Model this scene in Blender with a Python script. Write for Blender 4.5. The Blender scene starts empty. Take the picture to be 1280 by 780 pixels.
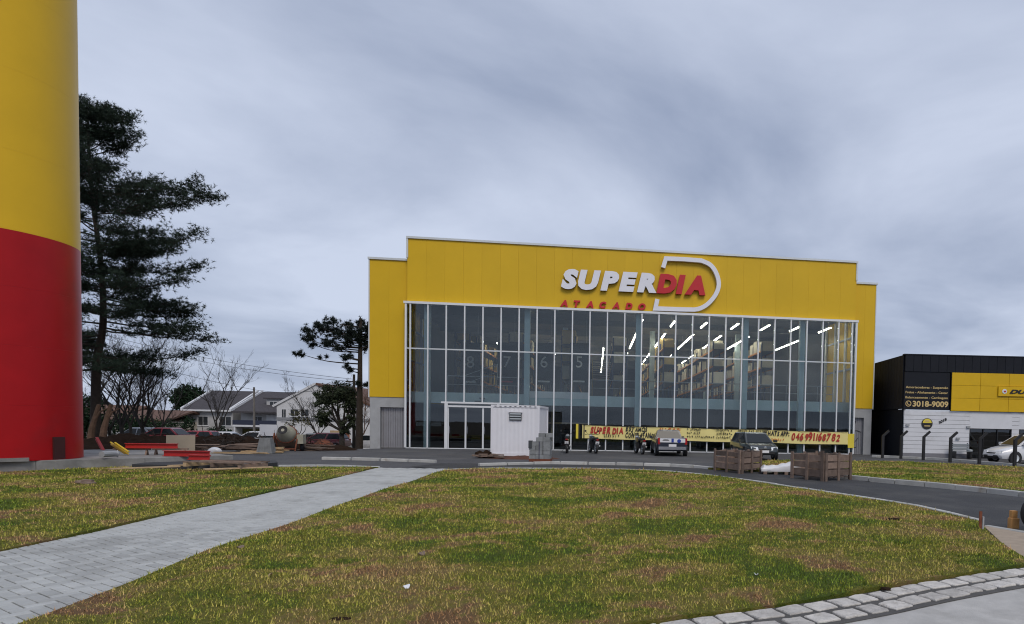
import bpy, bmesh, math, random
import numpy as np
from mathutils import Vector, Matrix, Euler
random.seed(7); rng = np.random.default_rng(7)
R = math.radians
scene = bpy.context.scene
C = scene.collection

# ------------------------------------------------------------------ camera
PITCH, ROLL, CH = -0.0367, 0.01999, 1.66122      # radians, radians, metres
FPX, PPX, PPY = 800.0, 850.0, 560.0              # focal length and principal point in photograph pixels (1280 x 780)
cam_d = bpy.data.cameras.new('camera'); cam = bpy.data.objects.new('camera', cam_d); C.objects.link(cam)
cam_d.sensor_width = 36.0; cam_d.sensor_fit = 'HORIZONTAL'
cam_d.lens = FPX / 1280 * 36
cam_d.shift_x = (640 - PPX) / 1280; cam_d.shift_y = (PPY - 390) / 1280
cam_d.clip_start = 0.05; cam_d.clip_end = 6000
_f = Vector((0, math.cos(PITCH), math.sin(PITCH))); _u = Vector((0, -math.sin(PITCH), math.cos(PITCH))); _r = Vector((1, 0, 0))
right = _r * math.cos(ROLL) + _u * math.sin(ROLL); up = -_r * math.sin(ROLL) + _u * math.cos(ROLL)
mw = Matrix((right, up, -_f)).transposed().to_4x4(); mw.translation = (0, 0, CH)
cam.matrix_world = mw
scene.camera = cam

# ------------------------------------------------------------------ sky, sun, exposure
SUN_EL, SUN_AZ = R(46), R(158)     # azimuth clockwise from +Y: behind the camera, a little to the right
world = bpy.data.worlds.new('World'); scene.world = world; world.use_nodes = True
wn = world.node_tree; wn.nodes.clear(); WL = wn.links.new
def wnode(t, **k):
    n = wn.nodes.new(t)
    for a, b in k.items(): setattr(n, a, b)
    return n
sky = wnode('ShaderNodeTexSky', sky_type='NISHITA', sun_disc=False, sun_elevation=SUN_EL, sun_rotation=SUN_AZ)
tc = wnode('ShaderNodeTexCoord'); sep = wnode('ShaderNodeSeparateXYZ'); WL(tc.outputs['Generated'], sep.inputs[0])
zc = wnode('ShaderNodeMath', operation='MAXIMUM'); WL(sep.outputs['Z'], zc.inputs[0]); zc.inputs[1].default_value = 0.0
za = wnode('ShaderNodeMath', operation='ADD'); WL(zc.outputs[0], za.inputs[0]); za.inputs[1].default_value = 0.16
dx = wnode('ShaderNodeMath', operation='DIVIDE'); WL(sep.outputs['X'], dx.inputs[0]); WL(za.outputs[0], dx.inputs[1])
dy = wnode('ShaderNodeMath', operation='DIVIDE'); WL(sep.outputs['Y'], dy.inputs[0]); WL(za.outputs[0], dy.inputs[1])
cb = wnode('ShaderNodeCombineXYZ'); WL(dx.outputs[0], cb.inputs[0]); WL(dy.outputs[0], cb.inputs[1])
n1 = wnode('ShaderNodeTexNoise'); n1.inputs['Scale'].default_value = 0.75; n1.inputs['Detail'].default_value = 7; n1.inputs['Roughness'].default_value = 0.52; n1.inputs['Distortion'].default_value = 0.35
mp = wnode('ShaderNodeMapping'); mp.inputs['Location'].default_value = (3.1, 1.7, 0); WL(cb.outputs[0], mp.inputs[0]); WL(mp.outputs[0], n1.inputs['Vector'])
ramp = wnode('ShaderNodeValToRGB'); WL(n1.outputs['Fac'], ramp.inputs[0])
E_ = ramp.color_ramp.elements
E_[0].position = 0.36; E_[0].color = (3.35, 3.95, 5.4, 1)
E_[1].position = 0.62; E_[1].color = (6.2, 6.85, 8.4, 1)
mx = wnode('ShaderNodeMixRGB'); mx.inputs[0].default_value = 0.93; WL(sky.outputs[0], mx.inputs[1]); WL(ramp.outputs[0], mx.inputs[2])
bg = wnode('ShaderNodeBackground'); bg.inputs['Strength'].default_value = 0.1; WL(mx.outputs[0], bg.inputs[0])
wo = wnode('ShaderNodeOutputWorld'); WL(bg.outputs[0], wo.inputs[0])
sun_d = bpy.data.lights.new('sun', 'SUN'); sun_d.energy = 1.5; sun_d.angle = R(24); sun_d.color = (1, 0.91, 0.80)
sun = bpy.data.objects.new('sun', sun_d); C.objects.link(sun)
_sd = Vector((math.sin(SUN_AZ) * math.cos(SUN_EL), math.cos(SUN_AZ) * math.cos(SUN_EL), math.sin(SUN_EL)))
sun.rotation_euler = _sd.to_track_quat('Z', 'Y').to_euler(); sun.location = (0, 0, 60)
vs = scene.view_settings; vs.view_transform = 'Standard'; vs.look = 'None'; vs.exposure = 0.0; vs.gamma = 1.0; vs.use_curve_mapping = False
scene.render.engine = 'CYCLES'
scene.cycles.use_denoising = True
scene.cycles.max_bounces = 8; scene.cycles.transparent_max_bounces = 24
scene.cycles.sample_clamp_indirect = 6.0
scene.cycles.filter_width = 1.1

# ------------------------------------------------------------------ pixel -> direction -> place
def ray(x, y):
    u, v = x - PPX, y - PPY; c, s = math.cos(PITCH), math.sin(PITCH); cr, sr = math.cos(ROLL), math.sin(ROLL)
    a = cr * u + sr * v; b = -sr * u + cr * v
    return Vector((a / FPX, c + b / FPX * s, s - b / FPX * c))
def gp(x, y, z=0.0):                       # where the pixel's ray meets the level z
    d = ray(x, y); t = (z - CH) / d.z; return Vector((d.x * t, d.y * t, z))
def at(x, y, Y):                           # where it meets the distance Y
    d = ray(x, y); t = Y / d.y; return Vector((d.x * t, Y, CH + d.z * t))
def sstep(a, b, x):
    t = min(1, max(0, (x - a) / (b - a))); return t * t * (3 - 2 * t)
def gz(x, y):                              # terrain: level by the store, falling away to the street on the left
    k = 1 - sstep(-23, -15, x)
    return -0.045 * max(0.0, y - 31.0) * k if y < 90 else -0.045 * 59 * k

# ------------------------------------------------------------------ materials
MATS = {}
def mat(name, col, rough=0.6, metal=0.0, var=0.12, scale=2.0, bump=0.0, bscale=40.0, rnd=0.0, coat=0.0, spec=0.5, dirt=None, dscale=0.8, dlo=0.55, dhi=0.75):
    if name in MATS: return MATS[name]
    m = bpy.data.materials.new(name); m.use_nodes = True; nt = m.node_tree; L = nt.links.new
    b = nt.nodes['Principled BSDF']
    b.inputs['Roughness'].default_value = rough; b.inputs['Metallic'].default_value = metal
    b.inputs['Coat Weight'].default_value = coat; b.inputs['Coat Roughness'].default_value = 0.08
    b.inputs['Specular IOR Level'].default_value = spec
    g = nt.nodes.new('ShaderNodeNewGeometry')
    n = nt.nodes.new('ShaderNodeTexNoise'); n.inputs['Scale'].default_value = scale; n.inputs['Detail'].default_value = 6; n.inputs['Roughness'].default_value = 0.6
    L(g.outputs['Position'], n.inputs['Vector'])
    mr = nt.nodes.new('ShaderNodeMapRange'); mr.inputs[1].default_value = 0.25; mr.inputs[2].default_value = 0.75
    mr.inputs[3].default_value = 1 - var; mr.inputs[4].default_value = 1 + var; L(n.outputs['Fac'], mr.inputs[0])
    val = mr.outputs[0]
    if rnd:
        oi = nt.nodes.new('ShaderNodeObjectInfo'); r2 = nt.nodes.new('ShaderNodeMapRange'); r2.inputs[3].default_value = 1 - rnd; r2.inputs[4].default_value = 1 + rnd
        L(oi.outputs['Random'], r2.inputs[0]); mm = nt.nodes.new('ShaderNodeMath'); mm.operation = 'MULTIPLY'; L(val, mm.inputs[0]); L(r2.outputs[0], mm.inputs[1]); val = mm.outputs[0]
    hsv = nt.nodes.new('ShaderNodeHueSaturation'); hsv.inputs['Color'].default_value = (*col, 1); L(val, hsv.inputs['Value'])
    out = hsv.outputs[0]
    if dirt:
        n3 = nt.nodes.new('ShaderNodeTexNoise'); n3.inputs['Scale'].default_value = dscale; n3.inputs['Detail'].default_value = 8; n3.inputs['Roughness'].default_value = 0.65
        L(g.outputs['Position'], n3.inputs['Vector'])
        r3 = nt.nodes.new('ShaderNodeMapRange'); r3.inputs[1].default_value = dlo; r3.inputs[2].default_value = dhi; L(n3.outputs['Fac'], r3.inputs[0])
        mxx = nt.nodes.new('ShaderNodeMixRGB'); L(r3.outputs[0], mxx.inputs[0]); L(out, mxx.inputs[1]); mxx.inputs[2].default_value = (*dirt, 1); out = mxx.outputs[0]
    L(out, b.inputs['Base Color'])
    if bump:
        n2 = nt.nodes.new('ShaderNodeTexNoise'); n2.inputs['Scale'].default_value = bscale; n2.inputs['Detail'].default_value = 4; L(g.outputs['Position'], n2.inputs['Vector'])
        bp = nt.nodes.new('ShaderNodeBump'); bp.inputs['Strength'].default_value = bump; bp.inputs['Distance'].default_value = 0.02; L(n2.outputs['Fac'], bp.inputs['Height']); L(bp.outputs[0], b.inputs['Normal'])
    MATS[name] = m; return m
def emat(name, col, strength):
    m = bpy.data.materials.new(name); m.use_nodes = True; b = m.node_tree.nodes['Principled BSDF']
    b.inputs['Base Color'].default_value = (*col, 1); b.inputs['Emission Color'].default_value = (*col, 1); b.inputs['Emission Strength'].default_value = strength
    MATS[name] = m; return m
def glassmat(name, tint, refl, rough=0.01):
    m = bpy.data.materials.new(name); m.use_nodes = True; nt = m.node_tree; nt.nodes.clear(); L = nt.links.new
    t = nt.nodes.new('ShaderNodeBsdfTransparent'); t.inputs[0].default_value = (*tint, 1)
    gl = nt.nodes.new('ShaderNodeBsdfGlossy'); gl.inputs['Roughness'].default_value = rough; gl.inputs['Color'].default_value = (0.9, 0.96, 1, 1)
    fr = nt.nodes.new('ShaderNodeFresnel'); fr.inputs['IOR'].default_value = 1.45
    ad = nt.nodes.new('ShaderNodeMath'); ad.operation = 'ADD'; ad.use_clamp = True; L(fr.outputs[0], ad.inputs[0]); ad.inputs[1].default_value = refl
    n = nt.nodes.new('ShaderNodeTexNoise'); n.inputs['Scale'].default_value = 0.9; g = nt.nodes.new('ShaderNodeNewGeometry'); L(g.outputs['Position'], n.inputs['Vector'])
    bp = nt.nodes.new('ShaderNodeBump'); bp.inputs['Strength'].default_value = 0.05; bp.inputs['Distance'].default_value = 0.01; L(n.outputs['Fac'], bp.inputs['Height']); L(bp.outputs[0], gl.inputs['Normal'])
    mx = nt.nodes.new('ShaderNodeMixShader'); L(ad.outputs[0], mx.inputs[0]); L(t.outputs[0], mx.inputs[1]); L(gl.outputs[0], mx.inputs[2])
    o = nt.nodes.new('ShaderNodeOutputMaterial'); L(mx.outputs[0], o.inputs[0]); MATS[name] = m; return m

# ------------------------------------------------------------------ mesh helpers
class MB:
    def __init__(s): s.v = []; s.f = []
    def add(s, vs, fs):
        k = len(s.v); s.v += [tuple(v) for v in vs]; s.f += [tuple(i + k for i in f) for f in fs]; return s
    def box(s, c, d, rz=0.0, rot=None, taper=1.0):
        hx, hy, hz = d[0] / 2, d[1] / 2, d[2] / 2
        m = rot if rot is not None else Matrix.Rotation(rz, 3, 'Z')
        vs = []
        for z in (-1, 1):
            t = taper if z > 0 else 1.0
            for x, y in ((-1, -1), (1, -1), (1, 1), (-1, 1)): vs.append(m @ Vector((x * hx * t, y * hy * t, z * hz)) + Vector(c))
        return s.add(vs, [(0, 3, 2, 1), (4, 5, 6, 7), (0, 1, 5, 4), (1, 2, 6, 5), (2, 3, 7, 6), (3, 0, 4, 7)])
    def b2(s, x0, x1, y0, y1, z0, z1): return s.box(((x0 + x1) / 2, (y0 + y1) / 2, (z0 + z1) / 2), (x1 - x0, y1 - y0, z1 - z0))
    def chbox(s, c, d, ch=0.006, rz=0.0):          # box with chamfered top edge
        hx, hy, hz = d[0] / 2, d[1] / 2, d[2] / 2; m = Matrix.Rotation(rz, 3, 'Z'); vs = []
        for z, i in ((-hz, 0), (hz - ch, 0), (hz, ch)):
            for x, y in ((-1, -1), (1, -1), (1, 1), (-1, 1)): vs.append(m @ Vector((x * (hx - i), y * (hy - i), z)) + Vector(c))
        f = [(0, 3, 2, 1), (8, 9, 10, 11)]
        for a in (0, 4):
            for i in range(4): f.append((a + i, a + (i + 1) % 4, a + 4 + (i + 1) % 4, a + 4 + i))
        return s.add(vs, f)
    def tube(s, pts, rad, n=8, cap=True):
        pts = [Vector(p) for p in pts]; rad = rad if isinstance(rad, (list, tuple)) else [rad] * len(pts)
        k = len(s.v); prev = None
        for i, p in enumerate(pts):
            t = (pts[min(i + 1, len(pts) - 1)] - pts[max(i - 1, 0)])
            t = t.normalized() if t.length > 1e-9 else Vector((0, 0, 1))
            if prev is None: a = t.orthogonal().normalized()
            else:
                a = prev - t * prev.dot(t); a = a.normalized() if a.length > 1e-6 else t.orthogonal().normalized()
            prev = a; b = t.cross(a)
            for j in range(n):
                q = 2 * math.pi * j / n; s.v.append(tuple(p + (a * math.cos(q) + b * math.sin(q)) * rad[i]))
        for i in range(len(pts) - 1):
            for j in range(n):
                j2 = (j + 1) % n; s.f.append((k + i * n + j, k + i * n + j2, k + (i + 1) * n + j2, k + (i + 1) * n + j))
        if cap:
            s.f.append(tuple(k + j for j in reversed(range(n)))); e = k + (len(pts) - 1) * n; s.f.append(tuple(e + j for j in range(n)))
        return s
    def loft(s, loops, cap=True):
        k = len(s.v); n = len(loops[0])
        for lp in loops: s.v += [tuple(p) for p in lp]
        for i in range(len(loops) - 1):
            for j in range(n):
                j2 = (j + 1) % n; s.f.append((k + i * n + j, k + i * n + j2, k + (i + 1) * n + j2, k + (i + 1) * n + j))
        if cap:
            s.f.append(tuple(k + j for j in reversed(range(n)))); e = k + (len(loops) - 1) * n; s.f.append(tuple(e + j for j in range(n)))
        return s
    def lathe(s, prof, n=24, c=(0, 0, 0), axis='Z'):
        loops = []
        for r, z in prof:
            lp = []
            for j in range(n):
                q = 2 * math.pi * j / n; p = (r * math.cos(q), r * math.sin(q), z)
                if axis == 'Y': p = (p[0], p[2], -p[1])
                if axis == 'X': p = (p[2], p[0], p[1])
                lp.append((p[0] + c[0], p[1] + c[1], p[2] + c[2]))
            loops.append(lp)
        return s.loft(loops)
    def ring(s, r0, r1, y0, y1, n=20, c=(0, 0, 0), axis='Y'):
        k0 = len(s.v); k = len(s.v)
        t = MB(); loops = []
        for r, z in ((r0, y0), (r1, y0), (r1, y1), (r0, y1), (r0, y0)):
            lp = []
            for j in range(n):
                q = 2 * math.pi * j / n; p = (r * math.cos(q), r * math.sin(q), z)
                if axis == 'Y': p = (p[0], p[2], -p[1])
                if axis == 'X': p = (p[2], p[0], p[1])
                lp.append((p[0] + c[0], p[1] + c[1], p[2] + c[2]))
            loops.append(lp)
        return s.loft(loops, cap=False)
    def prism(s, poly, y0, y1, axis='Y'):           # polygon in XZ pushed along Y (or in XY along Z)
        n = len(poly)
        if axis == 'Y': vs = [(x, y0, z) for x, z in poly] + [(x, y1, z) for x, z in poly]
        elif axis == 'X': vs = [(y0, x, z) for x, z in poly] + [(y1, x, z) for x, z in poly]
        else: vs = [(x, z, y0) for x, z in poly] + [(x, z, y1) for x, z in poly]
        fs = [tuple(range(n)), tuple(reversed(range(n, 2 * n)))] + [((i + 1) % n, i, n + i, n + (i + 1) % n) for i in range(n)]
        return s.add(vs, fs)
    def quad(s, *p): return s.add(p, [tuple(range(len(p)))])
    def mesh(s, name, m, smooth=False, fix=True):
        me = bpy.data.meshes.new(name); me.from_pydata(s.v, [], s.f)
        if fix:
            bm = bmesh.new(); bm.from_mesh(me); bmesh.ops.recalc_face_normals(bm, faces=bm.faces[:]); bm.to_mesh(me); bm.free()
        if smooth:
            me.polygons.foreach_set('use_smooth', [True] * len(me.polygons))
            try: me.set_sharp_from_angle(angle=R(40))
            except Exception: pass
        me.materials.append(MATS[m] if isinstance(m, str) else m); me.update(); return me
    def build(s, name, m, parent=None, smooth=False, fix=True, loc=None, rot=None):
        o = bpy.data.objects.new(name, s.mesh(name, m, smooth, fix)); C.objects.link(o); o.parent = parent
        if loc is not None: o.location = loc
        if rot is not None: o.rotation_euler = rot
        return o
def tag(o, label=None, cat=None, group=None, kind=None):
    if label: o['label'] = label
    if cat: o['category'] = cat
    if group: o['group'] = group
    if kind: o['kind'] = kind
    return o
def empty(name, loc=(0, 0, 0), rz=0.0, label=None, cat=None, group=None, kind=None):
    o = bpy.data.objects.new(name, None); C.objects.link(o); o.location = loc; o.rotation_euler = (0, 0, rz); o.empty_display_size = 0.3
    return tag(o, label, cat, group, kind)
def inst(name, me, parent=None, loc=(0, 0, 0), rot=(0, 0, 0), scale=(1, 1, 1)):
    o = bpy.data.objects.new(name, me); C.objects.link(o); o.parent = parent; o.location = loc; o.rotation_euler = rot; o.scale = scale; return o
def copy_tree(o, parent=None):
    c = o.copy(); C.objects.link(c); c.parent = parent
    for ch in list(o.children): copy_tree(ch, c)
    return c
def npmesh(name, V, F, m, parent=None, smooth=False):
    V = np.asarray(V, dtype=np.float32); F = np.asarray(F, dtype=np.int32); me = bpy.data.meshes.new(name)
    me.vertices.add(len(V)); me.vertices.foreach_set('co', V.ravel()); n = F.shape[1]
    me.loops.add(F.size); me.loops.foreach_set('vertex_index', F.ravel()); me.polygons.add(len(F))
    me.polygons.foreach_set('loop_start', np.arange(0, F.size, n, dtype=np.int32)); me.update(calc_edges=True)
    me.materials.append(MATS[m] if isinstance(m, str) else m)
    if smooth: me.polygons.foreach_set('use_smooth', [True] * len(me.polygons))
    o = bpy.data.objects.new(name, me); C.objects.link(o); o.parent = parent; return o
def text_mesh(s, m, h, width=None, bold=0.0, shear=0.0, depth=0.02, space=1.0):
    """a line of lettering as a mesh standing in the XZ plane: left edge x = 0, baseline z = 0, cap height h, facing -Y"""
    cu = bpy.data.curves.new('lettering', 'FONT'); cu.body = s; cu.size = 1; cu.offset = bold; cu.shear = shear; cu.extrude = 0.5; cu.resolution_u = 3; cu.space_character = space
    ob = bpy.data.objects.new('lettering', cu); C.objects.link(ob)
    dg = bpy.context.evaluated_depsgraph_get(); me = bpy.data.meshes.new_from_object(ob.evaluated_get(dg)); bpy.data.objects.remove(ob); bpy.data.curves.remove(cu)
    n = len(me.vertices); co = np.empty(n * 3, np.float32); me.vertices.foreach_get('co', co); co = co.reshape(-1, 3)
    cap = 0.729 + 2 * bold
    x0, x1 = co[:, 0].min(), co[:, 0].max(); kz = h / cap; kx = kz if width is None else width / (x1 - x0)
    out = np.stack([(co[:, 0] - x0) * kx, -co[:, 2] * depth, (co[:, 1] + bold) * kz], 1).astype(np.float32)
    me.vertices.foreach_set('co', out.ravel()); me.materials.clear(); me.materials.append(MATS[m]); me.update()
    bm = bmesh.new(); bm.from_mesh(me); bmesh.ops.recalc_face_normals(bm, faces=bm.faces[:]); bm.to_mesh(me); bm.free()
    return me
def join_meshes(parts, name, m):                    # [(mesh, Matrix)] -> one mesh
    bm = bmesh.new()
    for me, M4 in parts:
        t = me.copy(); t.transform(M4); bm.from_mesh(t); bpy.data.meshes.remove(t)
    out = bpy.data.meshes.new(name); bm.to_mesh(out); bm.free(); out.materials.append(MATS[m]); return out
def smoothpoly(pts, n=6):                           # Catmull-Rom through 2D/3D points
    P = [Vector(p) for p in pts]; out = []
    for i in range(len(P) - 1):
        a, b, c, d = P[max(i - 1, 0)], P[i], P[i + 1], P[min(i + 2, len(P) - 1)]
        for k in range(n):
            t = k / n; out.append(0.5 * ((2 * b) + (c - a) * t + (2 * a - 5 * b + 4 * c - d) * t * t + (3 * b - a - 3 * c + d) * t ** 3))
    out.append(P[-1]); return out

# palette
mat('yellow_panel', (0.66, 0.42, 0.016), 0.42, spec=0.28, var=0.05, scale=0.6, rnd=0.02)
mat('yellow_clad', (0.66, 0.41, 0.012), 0.4, spec=0.28, var=0.05, rnd=0.03)
mat('coping_metal', (0.62, 0.66, 0.68), 0.4, 0.2, var=0.06)
mat('concrete_wall', (0.36, 0.37, 0.38), 0.8, var=0.12, bump=0.15, dirt=(0.26, 0.26, 0.26), dscale=0.9)
mat('white_alu', (0.74, 0.76, 0.78), 0.35, 0.1, var=0.04)
mat('dark_alu', (0.3, 0.33, 0.35), 0.4, 0.3, var=0.05)
mat('shutter_metal', (0.33, 0.33, 0.35), 0.45, 0.5, var=0.12)
mat('sign_white', (0.78, 0.79, 0.86), 0.35, var=0.03)
mat('sign_red', (0.52, 0.012, 0.02), 0.35, var=0.05)
mat('sign_side', (0.1, 0.05, 0.02), 0.6)
mat('sign_red_side', (0.26, 0.008, 0.012), 0.5)
mat('steel_blue', (0.44, 0.54, 0.58), 0.5, var=0.08)
mat('slab_edge', (0.5, 0.61, 0.64), 0.6, var=0.1)
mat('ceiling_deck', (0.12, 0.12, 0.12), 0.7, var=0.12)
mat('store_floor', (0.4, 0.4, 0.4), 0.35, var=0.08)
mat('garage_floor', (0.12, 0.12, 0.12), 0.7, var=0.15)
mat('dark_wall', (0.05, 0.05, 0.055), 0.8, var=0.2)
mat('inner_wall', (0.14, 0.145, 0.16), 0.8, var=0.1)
mat('rack_steel', (0.06, 0.07, 0.12), 0.5, 0.3)
mat('rack_beam', (0.45, 0.16, 0.02), 0.5)
mat('carton', (0.6, 0.43, 0.17), 0.75, var=0.15, rnd=0.28)
mat('carton_pale', (0.55, 0.5, 0.4), 0.7, var=0.15, rnd=0.25)
mat('aisle_black', (0.015, 0.016, 0.02), 0.5)
mat('aisle_white', (0.75, 0.75, 0.75), 0.5)
emat('lamp_white', (1.0, 0.90, 0.72), 28.0)
glassmat('curtain_glass', (0.84, 0.89, 0.9), 0.014)
glassmat('dark_glass', (0.22, 0.26, 0.28), 0.06)
mat('black_clad', (0.008, 0.010, 0.016), 0.65, var=0.15, rnd=0.08, spec=0.25)
mat('white_wall', (0.66, 0.67, 0.7), 0.6, var=0.06, dirt=(0.5, 0.5, 0.5), dscale=0.6)
mat('plinth_gray', (0.2, 0.2, 0.22), 0.8)
mat('gold_letter', (0.62, 0.46, 0.2), 0.5)
mat('black_paint', (0.012, 0.012, 0.014), 0.5)
mat('black_rubber', (0.018, 0.018, 0.02), 0.75, var=0.2)
mat('asphalt', (0.072, 0.073, 0.078), 0.85, var=0.22, scale=0.55, bump=0.5, bscale=120, dirt=(0.12, 0.118, 0.113), dscale=0.22, dlo=0.5, dhi=0.72)
mat('fresh_asphalt', (0.034, 0.035, 0.038), 0.78, var=0.2, scale=1.2, bump=0.5, bscale=120, dirt=(0.07, 0.069, 0.067), dscale=0.45, dlo=0.48, dhi=0.68)
mat('kerb_concrete', (0.44, 0.44, 0.42), 0.85, var=0.18, scale=3, bump=0.3, rnd=0.12, dirt=(0.26, 0.2, 0.13), dscale=1.4, dlo=0.58, dhi=0.75)
mat('ground_soil', (0.09, 0.075, 0.06), 0.95, var=0.3, scale=0.5, bump=0.5, bscale=8, spec=0.1)
mat('soil', (0.026, 0.016, 0.011), 0.95, var=0.4, scale=3, bump=0.8, bscale=12, spec=0.05)
mat('red_soil', (0.09, 0.035, 0.02), 0.95, var=0.4, scale=3, bump=0.8, bscale=14)
mat('sand', (0.36, 0.29, 0.22), 0.95, var=0.15, scale=5, bump=0.5, bscale=60)
mat('paver_gray', (0.40, 0.41, 0.40), 0.85, var=0.14, scale=4, bump=0.25, bscale=150, rnd=0.15, dirt=(0.22, 0.22, 0.21), dscale=0.9, dlo=0.52, dhi=0.8)
mat('joint_sand', (0.09, 0.09, 0.085), 0.95, var=0.2, bump=0.3)
mat('sett_stone', (0.52, 0.495, 0.46), 0.85, var=0.28, scale=9, bump=0.9, bscale=45, rnd=0.16, dirt=(0.26, 0.23, 0.19), dscale=5.0, dlo=0.58, dhi=0.8)
mat('mortar', (0.085, 0.082, 0.078), 0.95, var=0.25, scale=5, bump=0.6, bscale=60)
mat('sidewalk_concrete', (0.43, 0.42, 0.40), 0.85, var=0.2, scale=3.5, bump=0.35, bscale=70, dirt=(0.3, 0.29, 0.27), dscale=1.1)
mat('old_concrete', (0.24, 0.235, 0.225), 0.9, var=0.4, scale=1.6, bump=0.5, bscale=25, dirt=(0.17, 0.165, 0.15), dscale=1.5, dlo=0.5)
mat('tank_red', (0.39, 0.005, 0.008), 0.38, var=0.1, scale=1.3, spec=0.25, dirt=(0.25, 0.012, 0.014), dscale=0.55, dlo=0.55, dhi=0.8)
mat('tank_yellow', (0.72, 0.44, 0.012), 0.4, var=0.05, scale=0.8, spec=0.3)
mat('tank_dark', (0.05, 0.008, 0.008), 0.6)
mat('container_white', (0.74, 0.74, 0.78), 0.45, var=0.04, dirt=(0.55, 0.52, 0.5), dscale=1.2, dlo=0.66, dhi=0.9)
mat('vent_dark', (0.05, 0.055, 0.06), 0.4)
mat('block_gray', (0.22, 0.23, 0.235), 0.9, var=0.25, scale=6, bump=0.4, rnd=0.15)
mat('strap', (0.02, 0.02, 0.06), 0.5)
mat('old_wood', (0.19, 0.135, 0.105), 0.85, var=0.35, scale=5, bump=0.4, bscale=30, rnd=0.35)
mat('pale_wood', (0.42, 0.3, 0.17), 0.8, var=0.25, scale=5, bump=0.3, bscale=30, rnd=0.15)
mat('raw_wood', (0.5, 0.25, 0.08), 0.75, var=0.25, scale=8, bump=0.3)
mat('white_plastic', (0.72, 0.72, 0.74), 0.35, var=0.06)
mat('steel_red', (0.42, 0.02, 0.018), 0.45, var=0.12)
mat('steel_yellow', (0.72, 0.5, 0.02), 0.45)
mat('galv', (0.36, 0.37, 0.38), 0.55, 0.3, var=0.2)
mat('rust', (0.16, 0.05, 0.025), 0.85, var=0.35, scale=12, bump=0.3)
mat('banner_cloth', (0.8, 0.69, 0.27), 0.75, var=0.06, scale=1.5)
mat('banner_yellow', (0.74, 0.6, 0.06), 0.75, var=0.06)
mat('paint_red', (0.42, 0.03, 0.02), 0.6)
mat('paint_orange', (0.6, 0.12, 0.015), 0.6)
mat('bark', (0.035, 0.026, 0.02), 0.95, var=0.35, scale=6, bump=0.7, bscale=20)
mat('bark_gray', (0.035, 0.03, 0.027), 0.95, var=0.3, scale=6, bump=0.5)
mat('bark_warm', (0.12, 0.07, 0.045), 0.95, var=0.35, scale=4, bump=0.7, bscale=14)
mat('needle', (0.022, 0.036, 0.024), 0.8, var=0.5, scale=0.9, spec=0.2)
mat('araucaria_leaf', (0.014, 0.022, 0.018), 0.8, var=0.45, scale=1.2, spec=0.2)
mat('leaf_green', (0.045, 0.06, 0.034), 0.75, var=0.5, scale=1.0, spec=0.2)
mat('leaf_dark', (0.012, 0.03, 0.012), 0.75, var=0.5, scale=0.8, spec=0.2)
mat('leaf_olive', (0.09, 0.085, 0.03), 0.75, var=0.45, scale=1.0, spec=0.2)
mat('pole_concrete', (0.16, 0.15, 0.14), 0.9, var=0.2)
mat('pole_wood', (0.04, 0.035, 0.03), 0.9, var=0.2)
mat('wire', (0.03, 0.03, 0.035), 0.6)
mat('roof_dark', (0.055, 0.05, 0.055), 0.85, var=0.25, scale=4, bump=0.3, bscale=10)
mat('roof_brown', (0.12, 0.065, 0.045), 0.85, var=0.25, scale=4, bump=0.3, bscale=10)
mat('house_white', (0.62, 0.63, 0.65), 0.8, var=0.07, dirt=(0.45, 0.45, 0.44), dscale=0.5)
mat('house_gray', (0.42, 0.42, 0.42), 0.8, var=0.1, dirt=(0.3, 0.3, 0.29), dscale=0.5)
mat('house_cream', (0.5, 0.45, 0.36), 0.8, var=0.1)
mat('house_brick', (0.26, 0.1, 0.06), 0.85, var=0.2, scale=4)
mat('house_band', (0.24, 0.25, 0.27), 0.8)
mat('rail_navy', (0.025, 0.03, 0.055), 0.4)
mat('window_dark', (0.03, 0.035, 0.04), 0.12, var=0.1)
mat('car_glass', (0.018, 0.022, 0.025), 0.1, var=0.0, spec=0.22)
mat('car_white', (0.72, 0.73, 0.75), 0.28, var=0.02, coat=0.6)
mat('car_red', (0.3, 0.012, 0.02), 0.3, var=0.03, coat=0.6)
mat('car_darkred', (0.16, 0.012, 0.02), 0.3, var=0.03, coat=0.6)
mat('car_navy', (0.018, 0.024, 0.04), 0.28, var=0.03, coat=0.6)
mat('car_dark', (0.02, 0.027, 0.03), 0.28, var=0.03, coat=0.6)
mat('car_gray', (0.2, 0.21, 0.23), 0.3, 0.3, var=0.03, coat=0.6)
mat('chrome', (0.6, 0.6, 0.62), 0.2, 0.9)
mat('lamp_lens', (0.75, 0.78, 0.8), 0.1, var=0.02, coat=0.5)
mat('lamp_red', (0.35, 0.01, 0.012), 0.2)
mat('plate_white', (0.75, 0.75, 0.76), 0.4, var=0.0)
mat('sticker_blue', (0.02, 0.05, 0.3), 0.4)
mat('mixer_paint', (0.34, 0.33, 0.26), 0.55, var=0.2, dirt=(0.2, 0.19, 0.17), dscale=4)
mat('dark_board', (0.035, 0.037, 0.04), 0.8, var=0.2)
mat('beige_board', (0.36, 0.3, 0.22), 0.8, var=0.12)
mat('tarp_pink', (0.2, 0.07, 0.06), 0.7, var=0.15)

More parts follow.
